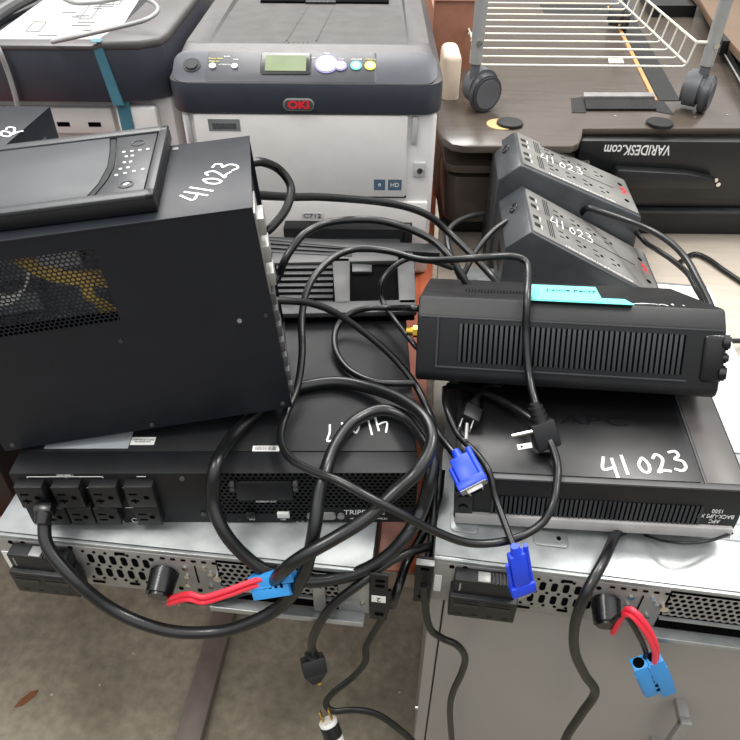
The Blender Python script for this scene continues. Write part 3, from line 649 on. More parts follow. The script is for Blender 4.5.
# two outlet units standing behind
def outlet_ups(label, loc, yaw, H0, sc, Lx, drop, Wd):
    o = thing('outlet_battery_backup', label, 'battery backup', loc, yaw, group=None)
    A = (0, H0-.03); Bp = (.036, H0); Cc = (.036+Lx, H0-drop); Dd = (.042+Lx, 0)
    prof = [(0, 0), A, Bp, Cc, Dd]
    part('case', mat('glossy slate plastic', (58, 61, 64), .3, bump=.1, bscale=1100), o, lambda b: prism(b, prof, 'y', 0, Wd, bev=.006*min(1, 3*(H0-drop)/.1), seg=2), angle=25)
    X = Vector((Cc[0]-Bp[0], 0, Cc[1]-Bp[1])); Ln = X.length; X.normalize(); Zn = Vector((-X.z, 0, X.x)); Y = Vector((0, 1, 0))
    Mf = Matrix((X, Y, Zn)).transposed().to_4x4(); Mf.translation = Vector((Bp[0], 0, Bp[1]))
    fc = part('outlet_face', mat('dusty glare grey plastic', (112, 110, 107), .45, var=.25, scale=18), o, lambda b: prism(b, rrect(.005, Ln-.006, .007, Wd-.007, .004), 'z', -.001, .0018, bev=.0006, M=Mf))  # dusty grey, with reflected light also put into the base colour
    part('face_outline', black_plastic, fc, lambda b: (box(b, .048*sc, Ln-.045, Wd*.5-.0008, Wd*.5+.0008, .0018, .0023, M=Mf), [box(b, .040*sc+k*.004, .0415*sc+k*.004, y0, y0+Wd*.32, .0018, .0024, M=Mf) for k in range(3) for y0 in (Wd*.12, Wd*.56)]))
    def holes(b):
        for r_ in (0, 1):
            for c_ in range(4):
                cx = (.070+c_*.037)*sc; cy = Wd*(.28+.44*r_)
                box(b, cx-.007, cx+.002, cy+.007, cy+.0095, .0016, .0022, M=Mf); box(b, cx-.007, cx+.002, cy-.0095, cy-.007, .0016, .0022, M=Mf)
                cyl(b, Mf @ Vector((cx+.009, cy, .0016)), Mf @ Vector((cx+.009, cy, .0023)), .0032, n=10)
        for cy in (.28, .72): cyl(b, Mf @ Vector((Ln-.024, Wd*cy, .0016)), Mf @ Vector((Ln-.024, Wd*cy, .0023)), .005, n=12)
    part('socket_holes', void, fc, holes)
    for cy in (.2, .36, .6, .76):
        pt = part('line_port', black_gloss, fc, lambda b: box(b, .010*sc, .021*sc, Wd*cy-.0045, Wd*cy+.0045, .0018, .003, bev=.0008, M=Mf))
        part('port_mark', white_print, fc, lambda b: box(b, (.024)*sc, .0255*sc, Wd*cy-.006, Wd*cy+.006, .0018, .0022, M=Mf))
    part('chamfer_logo', black_gloss, o, lambda b: [tube(b, [Vector((A[0], Wd*.62, A[1]))*.45+Vector((Bp[0], Wd*.62, Bp[1]))*.55+Vector((-.002, 0, .0015))+Vector((math.cos(t*PI/6)*.008*.6, math.sin(t*PI/6)*.009, math.cos(t*PI/6)*.008*.8)) for t in range(13)], .0012, n=6, k=1, smooth=False)])
    text('maker_name', 'APC', .017*sc, red_print, fc, (0, 0, 0), Mf @ Matrix.Translation((Ln-.022, Wd*.55, .002)) @ Matrix.Rotation(R(-90), 4, 'Z'), ext=.0004)
    text('edge_print', '6 Battery Backup Plus 2 Surge Protection Outlets', .0065*sc, white_print, fc, (0, 0, 0), Mf @ Matrix.Translation((Ln*.5, Wd*.075, .0021)), sx=1.1)
    part('side_vent', black_gloss, o, lambda b: [box(b, -.0006, .001, Wd*.25+k*.006, Wd*.25+k*.006+.003, .03, .07) for k in range(8)])
    bm = scrawl('marker_number', '41023', .030*sc, .0195*sc, fc, Mf @ Vector((.050*sc, Wd*.40, .0021)), Mf.to_3x3() @ Vector((1, .12, 0)), Mf.to_3x3() @ Vector((0, 1, 0)), Zn, r=.0012*sc)
    return o
OF = outlet_ups('slanted black outlet backup with a handwritten number, the nearer of the two', (.214, .975, .8205), -4, .133, .95, .240, .122, .162)
OB = outlet_ups('slanted black outlet backup with a dusty face, the farther of the two', (.220, 1.146, .7353), -4, .252, .95, .228, .090, .150)

# ------------------------------------------------------------------ loose bezels between stack and printer
z0 = .9195
B1 = thing('plastic_bezel', 'worn grey plastic frame with louvres and a square opening lying behind the tower computer', 'bezel', az(272, 314, .93), 0)
iv1 = full(B1).inverted()
def Q(px, py, z=.938):
    v = iv1 @ az(px, py, z); return (v.x, v.y)
B1.location.z = .9205
iv1 = full(B1).inverted()
def frame_b(b):
    zt, zb = .938-.9205, .0096
    def bar(p0, p1, p2, p3): prism(b, [Q(*p0), Q(*p1), Q(*p2), Q(*p3)], 'z', zb, zt, bev=.0015)
    bar((272, 303), (416, 299), (417, 311), (272, 314))       # near bar
    bar((272, 252), (413, 252), (414, 260), (272, 263))       # far bar
    bar((332, 258), (350, 258), (350, 303), (335, 303))       # post
    bar((397, 256), (414, 254), (416, 303), (399, 303))       # right post
part('frame', bezel_grey, B1, frame_b)
def louv(b):
    for i in range(7):
        y = 264+i*5.9
        p0 = Q(276, y+.5); p1 = Q(333, y); p2 = Q(333, y+3.2); p3 = Q(276, y+3.7)
        prism(b, [p0, p1, p2, p3], 'z', .0096, .016, bev=.0005)
part('louvre_panel', black_plastic, B1, louv)
part('shade_backing', void, B1, lambda b: prism(b, [Q(274, 254), Q(412, 254), Q(415, 310), Q(274, 312)], 'z', .0, .0095))  # added black panel, paints the shade inside and below the frame
part('inner_clip', grey_plastic, B1, lambda b: prism(b, [Q(352, 262), Q(372, 263), Q(372, 270), Q(352, 270)], 'z', .0096, .015, bev=.001))
B2 = thing('plastic_bezel', 'thin black slatted plastic strip lying behind the louvred frame', 'bezel', (0, 0, 0), 0)
e = az(262, 250, .952); B2.location = (e.x, e.y, .9205)
iv2 = full(B2).inverted()
def Q2(px, py, z=.94):
    v = iv2 @ az(px, py, z); return (v.x, v.y)
def b2f(b):
    for i in range(3):
        prism(b, [Q2(262, 239+i*4.5), Q2(352, 246+i*3.6), Q2(352, 248.3+i*3.6), Q2(262, 242+i*4.5)], 'z', 0.001, .0185, bev=.0005)
    prism(b, [Q2(262, 236), Q2(438, 244), Q2(440, 253), Q2(352, 248), Q2(262, 239)], 'z', 0, .0195, bev=.001)
part('strip', black_plastic, B2, b2f)
BX = thing('rack_enclosure', 'black metal box standing in front of the white printer base', 'box', (0, 0, 0), 0)
e = az(268, 243, .95); BX.location = (e.x, 1.115, .7505)
part('body', black_rack, BX, lambda b: (box(b, 0, .215, 0, .03, 0, .126, bev=.002)))
part('end_flange', black_rack, BX, lambda b: box(b, .2155, .232, .005, .028, .05, .125, bev=.001))
part('screw', chrome, BX, lambda b: cyl(b, (.224, .015, .1245), (.224, .015, .1265), .003, n=12))

# ------------------------------------------------------------------ upturned standing desk
VD = thing('standing_desk_converter', 'black standing desk converter lying upside down on the beige table', 'desk converter', (.132, 1.275, .7353), 0)
zt = .2345
def pl(px, py, z=.97):
    v = az(px, py-3, z)-Vector(VD.location); return (v.x, v.y)
outl = [pl(437, 100), pl(437, 130)]
c0 = pl(437, 128); c1 = pl(455, 148)
outl = [pl(441, 20), pl(437, 118), pl(438, 132), pl(443, 141), pl(452, 147), pl(465, 149), pl(572, 149), pl(579, 146), pl(582, 139), pl(583, 131), pl(800, 131), pl(860, 20), pl(860, -12), pl(441, -12)]
part('base_plate', desk_blk, VD, lambda b: prism(b, outl, 'z', zt-.014, zt, bev=.002))
part('front_panel', desk_face, VD, lambda b: (box(b, .275, .95, .052, .075, .10, zt-.0145, bev=.003)))
part('lower_tray', desk_face, VD, lambda b: (box(b, .23, .95, .060, .5, .075, .12, bev=.006), box(b, .02, .95, .080, .6, .0, .065, bev=.006)))
part('tray_lip', grey_plastic, VD, lambda b: (box(b, .235, .95, .048, .085, .066, .073, bev=.003)))
hb = full(VD).inverted() @ ay(608, 172, 1.32)
part('release_lever', desk_face, VD, lambda b: prism(b, [(.345, .157), (.352, .172), (.49, .165), (.55, .153), (.552, .133), (.345, .133)], 'y', .025, .051, bev=.003))
part('lever_screw', chrome, VD, lambda b: cyl(b, (.560, .052, .143), (.560, .045, .143), .0045, n=10))
part('lever_screw', chrome, VD, lambda b: cyl(b, (.568, .052, .134), (.568, .045, .134), .0045, n=10))
text('brand_print', 'VARIDESK.com', .029, white_print, VD, (.388, .0515, .203), Matrix.Rotation(R(90), 4, 'X') @ Matrix.Rotation(R(180), 4, 'Z'), sx=.70, bold=.0004)
part('undershelf', desk_blk, VD, lambda b: (prism(b, rrect(.01, .30, .02, .5, .03), 'z', .165, .18, bev=.002), prism(b, rrect(.02, .26, .035, .5, .03), 'z', .05, .15, bev=.003)))
def pad(px, py):
    v = full(VD).inverted() @ az(px, py, .975)
    return v
for px in (510, 660):
    v = pad(px, 122); part('rubber_pad', rubber_mat, VD, lambda b: cyl(b, (v.x, v.y, zt), (v.x, v.y, zt+.006), .026, n=28, bev=.001))
v = pad(499, 122); part('felt_ring', mat('tan felt', (190, 160, 110), .8), VD, lambda b: cyl(b, (v.x+.004, v.y, zt), (v.x+.004, v.y, zt+.0015), .028, n=28))
def strip(b, pts, z0_, z1_): prism(b, [pl(*p) for p in pts], 'z', z0_, z1_)
part('wood_strip', mat('bare wood edge', (196, 140, 88), .5), VD, lambda b: strip(b, [(607, 10), (610, 10), (657, 104), (653, 104)], zt, zt+.003))
part('side_step', desk_face, VD, lambda b: (strip(b, [(612, 10), (628, 10), (680, 104), (659, 104)], zt, zt+.0015), strip(b, [(571, 102), (583, 100), (586, 116), (572, 116)], zt, zt+.0012), strip(b, [(653, 103), (664, 105), (674, 118), (652, 114)], zt, zt+.0012), strip(b, [(540, 8), (628, 8), (628, 17), (545, 17)], zt, zt+.0015)))
part('hinge_bar', silver_dull, VD, lambda b: strip(b, [(583, 99), (653, 99), (654, 103), (583, 103)], zt, zt+.008))
part('hinge_front', black_gloss, VD, lambda b: strip(b, [(584, 103.5), (654, 103.5), (656, 114), (586, 114)], zt, zt+.005))
for px, py in ((615, 119), (695, 120), (727, 118)):
    part('plate_screw', silver_dull, VD, lambda b: cyl(b, (pl(px, py)[0], pl(px, py)[1], zt), (pl(px, py)[0], pl(px, py)[1], zt+.001), .003, n=10))
part('paper_label', sticker, VD, lambda b: strip(b, [(608, 60), (622, 60), (624, 66), (609, 66)], zt, zt+.0006))
def arm(b):
    strip(b, [(699, 0), (706, 0), (772, 128), (756, 128)], zt, zt+.02)
    strip(b, [(640, 4), (690, 4), (694, 20), (650, 20)], zt, zt+.03)
part('side_arm', desk_face, VD, arm)
part('arm_foot', desk_face, VD, lambda b: strip(b, [(712, 30), (725, 50), (724, 66), (716, 66)], zt+.018, zt+.05))
part('arm_edge', silver_dull, VD, lambda b: strip(b, [(708, 42), (709, 42), (748, 112), (746, 112)], zt+.02, zt+.0215))
bq = az(700, -5, 1.0)
BP = thing('wooden_board', 'brown board lying at the upper right beyond the wire cart', 'board', (bq.x, bq.y, 0), 0)
iv3 = full(BP).inverted()
def q3(px, py): v = iv3 @ az(px, py, 1.02); return (v.x, v.y)
BP.location.z = .9705
part('board', desk_brown, BP, lambda b: prism(b, [q3(712, 20), q3(745, 58), q3(790, 110), q3(840, 60), q3(840, -10), q3(690, -10), q3(700, 0)], 'z', .0215+.01, .05, bev=.003))
part('support', desk_face, BP, lambda b: prism(b, [q3(740, 20), q3(790, 50), q3(800, 0), q3(740, 0)], 'z', 0, .0315))

# ------------------------------------------------------------------ wire cart
CT = thing('wire_cart', 'silver wheeled cart with pale wire shelf standing on the upturned desk', 'cart', (.204, 1.452, .9702), 0)
def caster(b, x, y, tilt, W_=.0):
    pass
WR = .036
def make_caster(x, y, a_):
    M = Matrix.Translation((x, y, 0)) @ Matrix.Rotation(R(a_), 4, 'Z')
    c_ = part('caster', mat('grey caster plastic', (86, 88, 92), .45), CT, lambda b: (cyl(b, M @ Vector((-.030, .006, WR+.006)), M @ Vector((.008, .006, WR+.006)), WR*.98, n=32, bev=.006), cyl(b, Vector((x-(.016 if x < .1 else 0), y, WR)), Vector((x-(.016 if x < .1 else 0), y, WR*2+.028)), .010, n=16)))
    part('wheel', mat('dark caster wheel', (60, 62, 66), .4), c_, lambda b: cyl(b, M @ Vector((.009, 0.0, WR)), M @ Vector((.025, 0.0, WR)), WR, n=32, bev=.003))
    part('wheel_cap', MATS['grey caster plastic'], c_, lambda b: cyl(b, M @ Vector((.025, 0, WR)), M @ Vector((.0275, 0, WR)), WR*.8, n=28, bev=.001))
x1 = .458
DY = .60
for x, y, a_ in ((0, 0, -62), (x1, 0, -33), (0, DY, 20), (x1, DY, -15)):
    make_caster(x+(.016 if x == 0 else 0), y, a_)
    part('leg', cart_grey, CT, lambda b: (tube(b, [(x, y, WR*2+.018), (x, y, .62)], .0125, n=18, smooth=False)))
    part('leg_bolt', chrome, CT, lambda b: cyl(b, (x+.002, y-.012, WR*2+.058), (x+.002, y-.0165, WR*2+.058), .006, n=10))
def shelf(b):
    for i in range(12):
        y = .002+i*.0545
        tube(b, [(.008, y, .086), (x1-.075, y, .086)]+[(x1-.046, y, .086), (x1-.041, y, .089), (x1-.038, y, .095), (x1-.032, y, .130)], .0021, n=7, smooth=False)
part('wire_shelf', wire_m, CT, shelf)
part('shelf_rim', wire_m, CT, lambda b: (tube(b, [(x1-.032, .0, .132), (x1-.032, DY, .132)], .0026, n=8, smooth=False), tube(b, [(x1-.042, 0, .0935), (x1-.042, DY, .0935)], .0024, n=8, smooth=False), tube(b, [(x1-.032, .0, .132), (x1, 0, .132)], .0032, n=8, smooth=False), tube(b, [(x1-.032, DY, .132), (x1, DY, .132)], .0032, n=8, smooth=False)))
part('shelf_side_wire', wire_m, CT, lambda b: (tube(b, [(.002, .0, .088), (.012, .004, .088), (.012, DY-.004, .088), (.002, DY, .088)], .0024, n=8, smooth=False)))

# ------------------------------------------------------------------ pieces right of the printer
e = az(448, 108, .96)
CH = thing('padded_roll', 'cream padded block between the white printer and the upturned desk', 'cushion', (e.x, 1.50, .7353), 0)
part('pad', cream, CH, lambda b: box(b, -.014, .024, 0, .10, .0, .325, bev=.014, seg=4))
WBX = thing('wooden_crate', 'brown wooden panel standing behind the cream block', 'crate', (.135, 1.70, .7353), 0)
part('panel', mat('reddish brown wood', (128, 84, 64), .5, stretch=(1, 8, 1)), WBX, lambda b: (box(b, 0, .095, 0, .02, 0, .38, bev=.002), box(b, .0, .018, .02, .5, 0, .36, bev=.002)))
part('rail', mat('pinkish brown edge', (176, 130, 112), .5), WBX, lambda b: box(b, .0, .095, -.004, .021, .38, .388, bev=.001))

# ------------------------------------------------------------------ cables
def cable(name, label, pts, r, material=rubber, flat=1.0, fa=None, cat='cable', group=None):
    t = thing(name, label, cat, (0, 0, 0), 0)
    P = K(pts); t.location = P[0]
    part('cord', material, t, lambda b: tube(b, P, r, n=12, k=8, flat=flat, flat_axis=fa), world=True, angle=60)
    return t, P
def frameM(A, X, up):
    X = Vector(X).normalized(); Z = Vector(up); Z = (Z-X*Z.dot(X)).normalized(); Y = Z.cross(X)
    M = Matrix((X, Y, Z)).transposed().to_4x4(); M.translation = A; return M
def plug3(t, A, X, up, prong_dir=None, sc=1.0, ring=True):
    """angled three-prong plug: cord enters along X at A, blades leave along prong_dir"""
    M = frameM(A, X, up)
    b_ = part('plug_body', black_plastic, t, lambda b: (box(b, .0, .030*sc, -.013*sc, .013*sc, -.009*sc, .009*sc, bev=.003*sc, M=M), cyl(b, M @ Vector((-.02*sc, 0, 0)), M @ Vector((.003, 0, 0)), .0052*sc, .0085*sc, n=16)), world=True)
    part('strain_relief', rubber_mat, b_, lambda b: [cyl(b, M @ Vector((-(.016-.005*k)*sc, 0, 0)), M @ Vector((-(.0135-.005*k)*sc, 0, 0)), (.0075+.0009*k)*sc, n=16) for k in range(3)], world=True)
    return M

# A: thick power cord from the outlet unit, looped over the left stack
cA, PA = cable('power_cord', 'thickest black power cord, plugged into the outlet unit and looping over the stack',
 [(44, 520, 'y', .478), (48, 547, 'y', .455), (75, 580, 'y', .432), (115, 611, 'y', .42), (165, 630, 'y', .41), (215, 632, 'y', .41), (252, 622, 'y', .413), (284, 603, 'y', .42),
  (304, 573, 'y', .425), (314, 532, 'y', .44), (319, 495, 'y', .468), (326, 470, 'y', .492), (337, 443, 'z', .936), (355, 421, 'z', .932), (381, 410, 'z', .931), (405, 417, 'z', .931), (421, 435, 'z', .931),
  (431, 456, 'z', .93), (430, 480, 'z', .915), (422, 508, 'y', .487), (408, 533, 'y', .463), (388, 555, 'y', .45), (356, 573, 'y', .441), (310, 581, 'y', .437), (270, 572, 'y', .438), (245, 556, 'y', .445), (223, 530, 'y', .457),
  (213, 500, 'y', .477), (216, 466, 'y', .497), (230, 440, 'z', .929), (250, 419, 'z', .928), (270, 403, 'z', .928), (294, 389, 'z', .928), (335, 382, 'z', .929), (370, 388, 'z', .933), (400, 399, 'z', .945), (423, 416, 'z', .955),
  (432, 436, 'z', .955), (428, 455, 'z', .95), (415, 474, 'z', .943), (394, 493, 'y', .47), (367, 518, 'y', .448), (335, 538, 'y', .43), (303, 556, 'y', .418), (282, 572, 'y', .418), (268, 590, 'y', .442)], .0074)
Mp = frameM(ay(44, 513, .478), Vector((0, .75, .2)), (0, 0, 1))
part('plug_body', black_gloss, cA, lambda b: (box(b, -.002, .010, -.010, .010, -.009, .009, bev=.003, M=Mp), cyl(b, Mp @ Vector((-.012, 0, -.003)), Mp @ Vector((.002, 0, 0)), .008, .0095, n=16)), world=True)

# P: power cord ending in a three-prong plug hanging over the lower backup
cP, PP = cable('power_cord', 'black power cord circling the heap and ending in a bright three-prong plug',
 [(448, 386, 'y', .69), (472, 389, 'y', .665), (502, 401, 'y', .625), (532, 420, 'y', .578), (549, 440, 'y', .552), (557, 463, 'y', .527), (557, 482, 'y', .505), (553, 503, 'y', .482), (540, 525, 'y', .465), (510, 540, 'y', .455), (470, 543, 'y', .447), (430, 529, 'y', .445),
  (400, 513, 'y', .445), (369, 497, 'y', .452), (339, 481, 'y', .468), (310, 470, 'y', .488), (289, 457, 'z', .938), (281, 438, 'z', .935), (286, 415, 'z', .936), (297, 388, 'z', .945), (302, 355, 'z', .965), (302, 315, 'z', .99),
  (310, 284, 'z', 1.01), (330, 260, 'z', 1.02), (356, 249, 'z', 1.02), (388, 251, 'z', 1.02), (425, 260, 'z', 1.025), (474, 258, 'z', 1.045), (508, 256, 'z', 1.045), (524, 260, 'z', 1.042), (528, 270, 'z', 1.038), (527, 300, 'y', .675), (526, 335, 'y', .652), (529, 375, 'y', .62), (535, 402, 'y', .585), (539, 416, 'y', .572)], .0046)
M = plug3(cP, ay(540, 421, .568), ay(550, 452, .548)-ay(540, 421, .568), (0, -1, 1), sc=1.1)
def blade(b, M, o, L, w=.0062, t=.0016): box(b, 0, L, -w/2, w/2, -t/2, t/2, bev=.0004, M=M @ Matrix.Translation(o))
left = (ay(510, 446, .552)-ay(540, 441, .556)).normalized()
Mb = frameM(ay(532, 445, .548), left, (0, -.7, 1))
part('prong', chrome, cP, lambda b: (blade(b, Mb, (0, 0, -.0), .017, w=.0065), cyl(b, ay(534, 431, .556), ay(512, 436, .556), .0024, n=12)), world=True)
part('prong_hole', void, cP, lambda b: cyl(b, Mb @ Vector((.012, 0, -.0009)), Mb @ Vector((.012, 0, .0012)), .0013, n=10), world=True)

# second plug further back, lying in the shadow on the lower backup
c2, P2 = cable('power_cord', 'black cord with a two-blade plug in the shadow between the two vented backups',
 [(560, 398, 'y', .69), (520, 392, 'y', .685), (490, 385, 'y', .67), (478, 396, 'y', .645), (474, 406, 'y', .628)], .0038)
M2 = plug3(c2, ay(473, 409, .622), ay(467, 427, .588)-ay(473, 409, .622), (0, -1, 1), sc=.85, ring=False)
d2 = (ay(463, 438, .560)-ay(468, 424, .588)).normalized()
part('prongs', silver_dull, c2, lambda b: ([blade(b, frameM(ay(px, py, .585), d2, (.6, -.8, 0)), (0, 0, 0), .018) for px, py in ((462, 420), (473, 422))]+[cyl(b, ay(467, 424, .583), ay(466, 440, .556), .0022, n=10)]), world=True)

# VGA cables
def vga(t, A, B, up, sc=1.0, show=True):
    X = (B-A); Ln = X.length; M = frameM(A, X, up)
    h = part('connector_hood', blue_v, t, lambda b: (box(b, 0, Ln*.8, -.011*sc, .011*sc, -.0065*sc, .0065*sc, bev=.002, M=M), box(b, Ln*.75, Ln, -.0165*sc, .0165*sc, -.0075*sc, .0075*sc, bev=.002, M=M),
        cyl(b, M @ Vector((-.006, .0135*sc, 0)), M @ Vector((Ln, .0135*sc, 0)), .0034*sc, n=14), cyl(b, M @ Vector((Ln*.2, -.0135*sc, 0)), M @ Vector((Ln, -.0135*sc, 0)), .003*sc, n=14),
        cyl(b, M @ Vector((-.010, 0, 0)), M @ Vector((.002, 0, 0)), .0045, .0065, n=16)), world=True)
    def shell_(b):
        pr = [(-.0078, -.004), (.0078, -.004), (.009, .004), (-.009, .004)]
        prism(b, [(p[0]*sc, p[1]*sc) for p in pr], 'x', Ln, Ln+.006, bev=.0006, M=M)
        box(b, Ln, Ln+.0008, -.0150*sc, .0150*sc, -.006*sc, .006*sc, M=M)
    part('connector_shell', silver_dull, h, shell_, world=True)
    part('connector_pins', void, h, lambda b: box(b, Ln+.006, Ln+.0062, -.0065*sc, .0065*sc, -.0028*sc, .0028*sc, M=M), world=True)
c3, _ = cable('video_cable', 'black video cable whose blue plug faces the viewer beside the lower backup',
 [(270, 300, 'y', .64), (288, 301, 'y', .65), (309, 303, 'y', .665), (332, 311, 'y', .675), (357, 327, 'y', .68), (382, 347, 'y', .675), (401, 366, 'y', .665), (416, 386, 'y', .645), (427, 408, 'y', .615), (437, 431, 'y', .575), (448, 446, 'y', .545), (456, 456, 'y', .528)], .0043)
vga(c3, ay(459, 458, .520), ay(474, 487, .485), (-.3, -.5, 1))
c4, _ = cable('video_cable', 'black video cable with a blue plug hanging in front of the right silver server',
 [(445, 388, 'y', .672), (446, 406, 'z', .915), (457, 433, 'z', .912), (476, 453, 'z', .912), (487, 468, 'z', .911), (492, 482, 'y', .508), (496, 499, 'y', .494), (508, 532, 'y', .458), (516, 552, 'y', .437)], .0038)
vga(c4, ay(516, 553, .436), ay(523, 592, .425), (.25, -1, .3), sc=.85)

# cords among the middle of the heap
cable('power_cord', 'thin black cord curving from the left end of the tilted backup',
 [(422, 309, 'y', .70), (410, 308, 'y', .70), (396, 308, 'z', .962), (370, 308, 'z', .955), (350, 314, 'z', .945), (337, 327, 'z', .935), (335, 347, 'z', .93), (345, 366, 'z', .928), (363, 378, 'z', .928), (385, 383, 'z', .93), (414, 383, 'z', .93)], .0042)
cable('power_cord', 'black cord arching over the louvred frame and dropping between the two stacks',
 [(452, 268, 'z', .98), (438, 263, 'z', 1.0), (425, 260, 'z', 1.0), (408, 259, 'z', .995), (391, 269, 'z', .985), (381, 284, 'z', .97), (382, 300, 'z', .95), (394, 319, 'z', .94), (412, 342, 'z', .94), (421, 352, 'z', .93)], .0036)
cable('power_cord', 'short black cord looping out of the top back of the tower computer',
 [(250, 163, 'y', .755), (262, 162, 'y', .765), (277, 168, 'y', .785), (288, 180, 'y', .785), (291, 193, 'y', .775), (285, 211, 'y', .755), (271, 228, 'y', .735), (262, 234, 'y', .73)], .0052)
cable('power_cord', 'black cord running straight across the printer base, higher of two there',
 [(254, 195, 'y', .78), (290, 197, 'y', .84), (317, 197, 'y', .88), (350, 199, 'y', .92), (380, 202, 'y', .95), (406, 207, 'y', .97), (429, 216, 'y', .98), (447, 231, 'y', .98), (466, 249, 'y', .95), (490, 274, 'y', .90), (500, 286, 'y', .86)], .0056)
cable('power_cord', 'black cord arching past the printer base, lower of two there',
 [(268, 292, 'z', .95), (279, 275, 'z', .965), (284, 262, 'z', .985), (293, 247, 'z', 1.0), (307, 232, 'z', 1.01), (332, 222, 'z', 1.01), (372, 220, 'z', 1.01), (404, 227, 'z', 1.0), (432, 240, 'z', .99), (448, 255, 'z', .98), (461, 274, 'z', .96), (470, 290, 'z', .94)], .0054)
cable('power_cord', 'black cord bent over at the left side of the farther outlet backup',
 [(483, 214, 'y', 1.10), (471, 216, 'y', 1.07), (457, 222, 'y', 1.04), (448, 232, 'y', 1.01), (448, 246, 'y', .98), (455, 266, 'y', .93), (462, 282, 'y', .89)], .0046)
cable('power_cord', 'black cord slanting down behind the left end of the tilted backup',
 [(506, 221, 'y', 1.05), (494, 230, 'y', 1.03), (482, 243, 'y', 1.0), (472, 258, 'y', .96), (463, 276, 'y', .91), (459, 288, 'y', .87)], .0046)
cable('power_cord', 'black cord draped from between the outlet backups down to the right',
 [(590, 228, 'y', 1.142), (582, 214, 'y', 1.14), (588, 208, 'y', 1.125), (602, 212, 'y', 1.11), (628, 221, 'y', 1.07), (652, 231, 'y', 1.02), (672, 244, 'y', .98), (687, 260, 'y', .94), (698, 280, 'y', .89), (709, 302, 'y', .83), (716, 322, 'y', .78)], .0052)
cable('power_cord', 'short black cord running under the draped one beside the nearer outlet backup',
 [(636, 232, 'y', 1.13), (646, 243, 'y', 1.09), (657, 250, 'y', 1.03), (672, 260, 'y', .985), (688, 274, 'y', .93), (697, 290, 'y', .89), (703, 300, 'y', .86)], .0044)
cable('power_cord', 'black cord lying on the beige table at the right edge',
 [(680, 262, 'z', .742), (694, 254, 'z', .742), (708, 259, 'z', .742), (722, 269, 'z', .741), (740, 281, 'z', .741), (765, 298, 'z', .741)], .005)
cable('power_cord', 'black cord crossing the beige table beyond the end of the tilted backup',
 [(722, 342, 'z', .76), (732, 341, 'z', .755), (750, 341, 'z', .75), (770, 341, 'z', .742)], .0045)
cable('power_cord', 'black cord coming down beside the end buttons of the tilted backup',
 [(724, 335, 'z', .79), (731, 352, 'z', .78), (742, 372, 'z', .765), (756, 392, 'z', .752)], .0045)
cable('power_cord', 'thin black cord curling at the right edge above the lower backup',
 [(722, 394, 'z', .80), (727, 387, 'z', .80), (735, 390, 'z', .79), (748, 404, 'z', .775), (760, 420, 'z', .76)], .0036)

# hanging cords in front
c5, P5 = cable('extension_cord', 'black cord hanging below the left server with a square black plug',
 [(440, 545, 'y', .50), (416, 550, 'y', .475), (389, 562, 'y', .455), (362, 582, 'y', .435), (334, 604, 'y', .425), (320, 623, 'y', .42), (312, 642, 'y', .42), (313, 658, 'y', .42)], .0052)
Mq = frameM(ay(312, 657, .42), ay(317, 684, .40)-ay(312, 657, .42), (.35, -1, 0))
bd = part('plug_body', black_plastic, c5, lambda b: (box(b, .0, .021, -.0145, .0145, -.009, .009, bev=.002, M=Mq), prism(b, [(.0205, -.0140), (.0205, .0140), (.031, .004), (.031, -.006)], 'z', -.008, .008, bev=.001, M=Mq), cyl(b, Mq @ Vector((-.006, 0, 0)), Mq @ Vector((.002, 0, 0)), .0085, n=14)), world=True)
part('prongs', brass, c5, lambda b: box(b, .028, .036, .001, .005, .001, .0025, M=Mq), world=True)
cable('flat_cord', 'flat black cord trailing down from the numbered rack ear in an S bend',
 [(388, 590, 'y', .50), (385, 612, 'y', .49), (374, 632, 'y', .485), (366, 647, 'y', .48), (365, 662, 'y', .475), (353, 677, 'y', .47), (334, 692, 'y', .46), (326, 703, 'y', .455), (333, 711, 'y', .45), (355, 710, 'y', .45), (376, 714, 'y', .45), (395, 726, 'y', .445), (411, 740, 'y', .44), (425, 756, 'y', .43)], .0052, flat=.55, fa=(.2, -.8, .5))
c6, _ = cable('plug_cord', 'cord ending in a black and white plug with brass blades above the floor',
 [(345, 775, 'y', .36), (338, 752, 'y', .37), (332, 738, 'y', .38)], .005)
Mw = frameM(ay(335, 741, .38), ay(326, 716, .40)-ay(335, 741, .38), (0, -1, .5)) @ Matrix.Scale(1.25, 4)
part('plug_body', sticker, c6, lambda b: (cyl(b, Mw @ Vector((-.012, 0, 0)), Mw @ Vector((.006, 0, 0)), .0115, .0125, n=22, bev=.001), cyl(b, Mw @ Vector((.019, 0, 0)), Mw @ Vector((.024, 0, 0)), .012, n=22, bev=.001)), world=True)
part('plug_band', black_gloss, c6, lambda b: cyl(b, Mw @ Vector((.006, 0, 0)), Mw @ Vector((.019, 0, 0)), .0127, n=22), world=True)
part('prongs', brass, c6, lambda b: [box(b, .022, .036, q*.006-.0008, q*.006+.0008, -.0028, .0028, bev=.0003, M=Mw) for q in (-.8, .8)], world=True)
cable('power_cord', 'black cord hanging in waves down the left corner of the grey cabinet',
 [(424, 585, 'y', .452), (425, 604, 'y', .446), (430, 628, 'y', .44), (442, 638, 'y', .437), (457, 645, 'y', .435), (465, 657, 'y', .435), (462, 672, 'y', .435), (453, 692, 'y', .436), (450, 710, 'y', .437), (452, 742, 'y', .44), (455, 765, 'y', .44)], .0045)
cable('power_cord', 'black cord hanging in front of the grey cabinet from under the lower backup',
 [(622, 532, 'y', .50), (615, 537, 'y', .485), (603, 562, 'y', .435), (586, 593, 'y', .405), (575, 624, 'y', .40), (575, 652, 'y', .40), (585, 675, 'y', .40), (595, 692, 'y', .40), (582, 713, 'y', .40), (566, 738, 'y', .40), (562, 760, 'y', .40)], .0058)
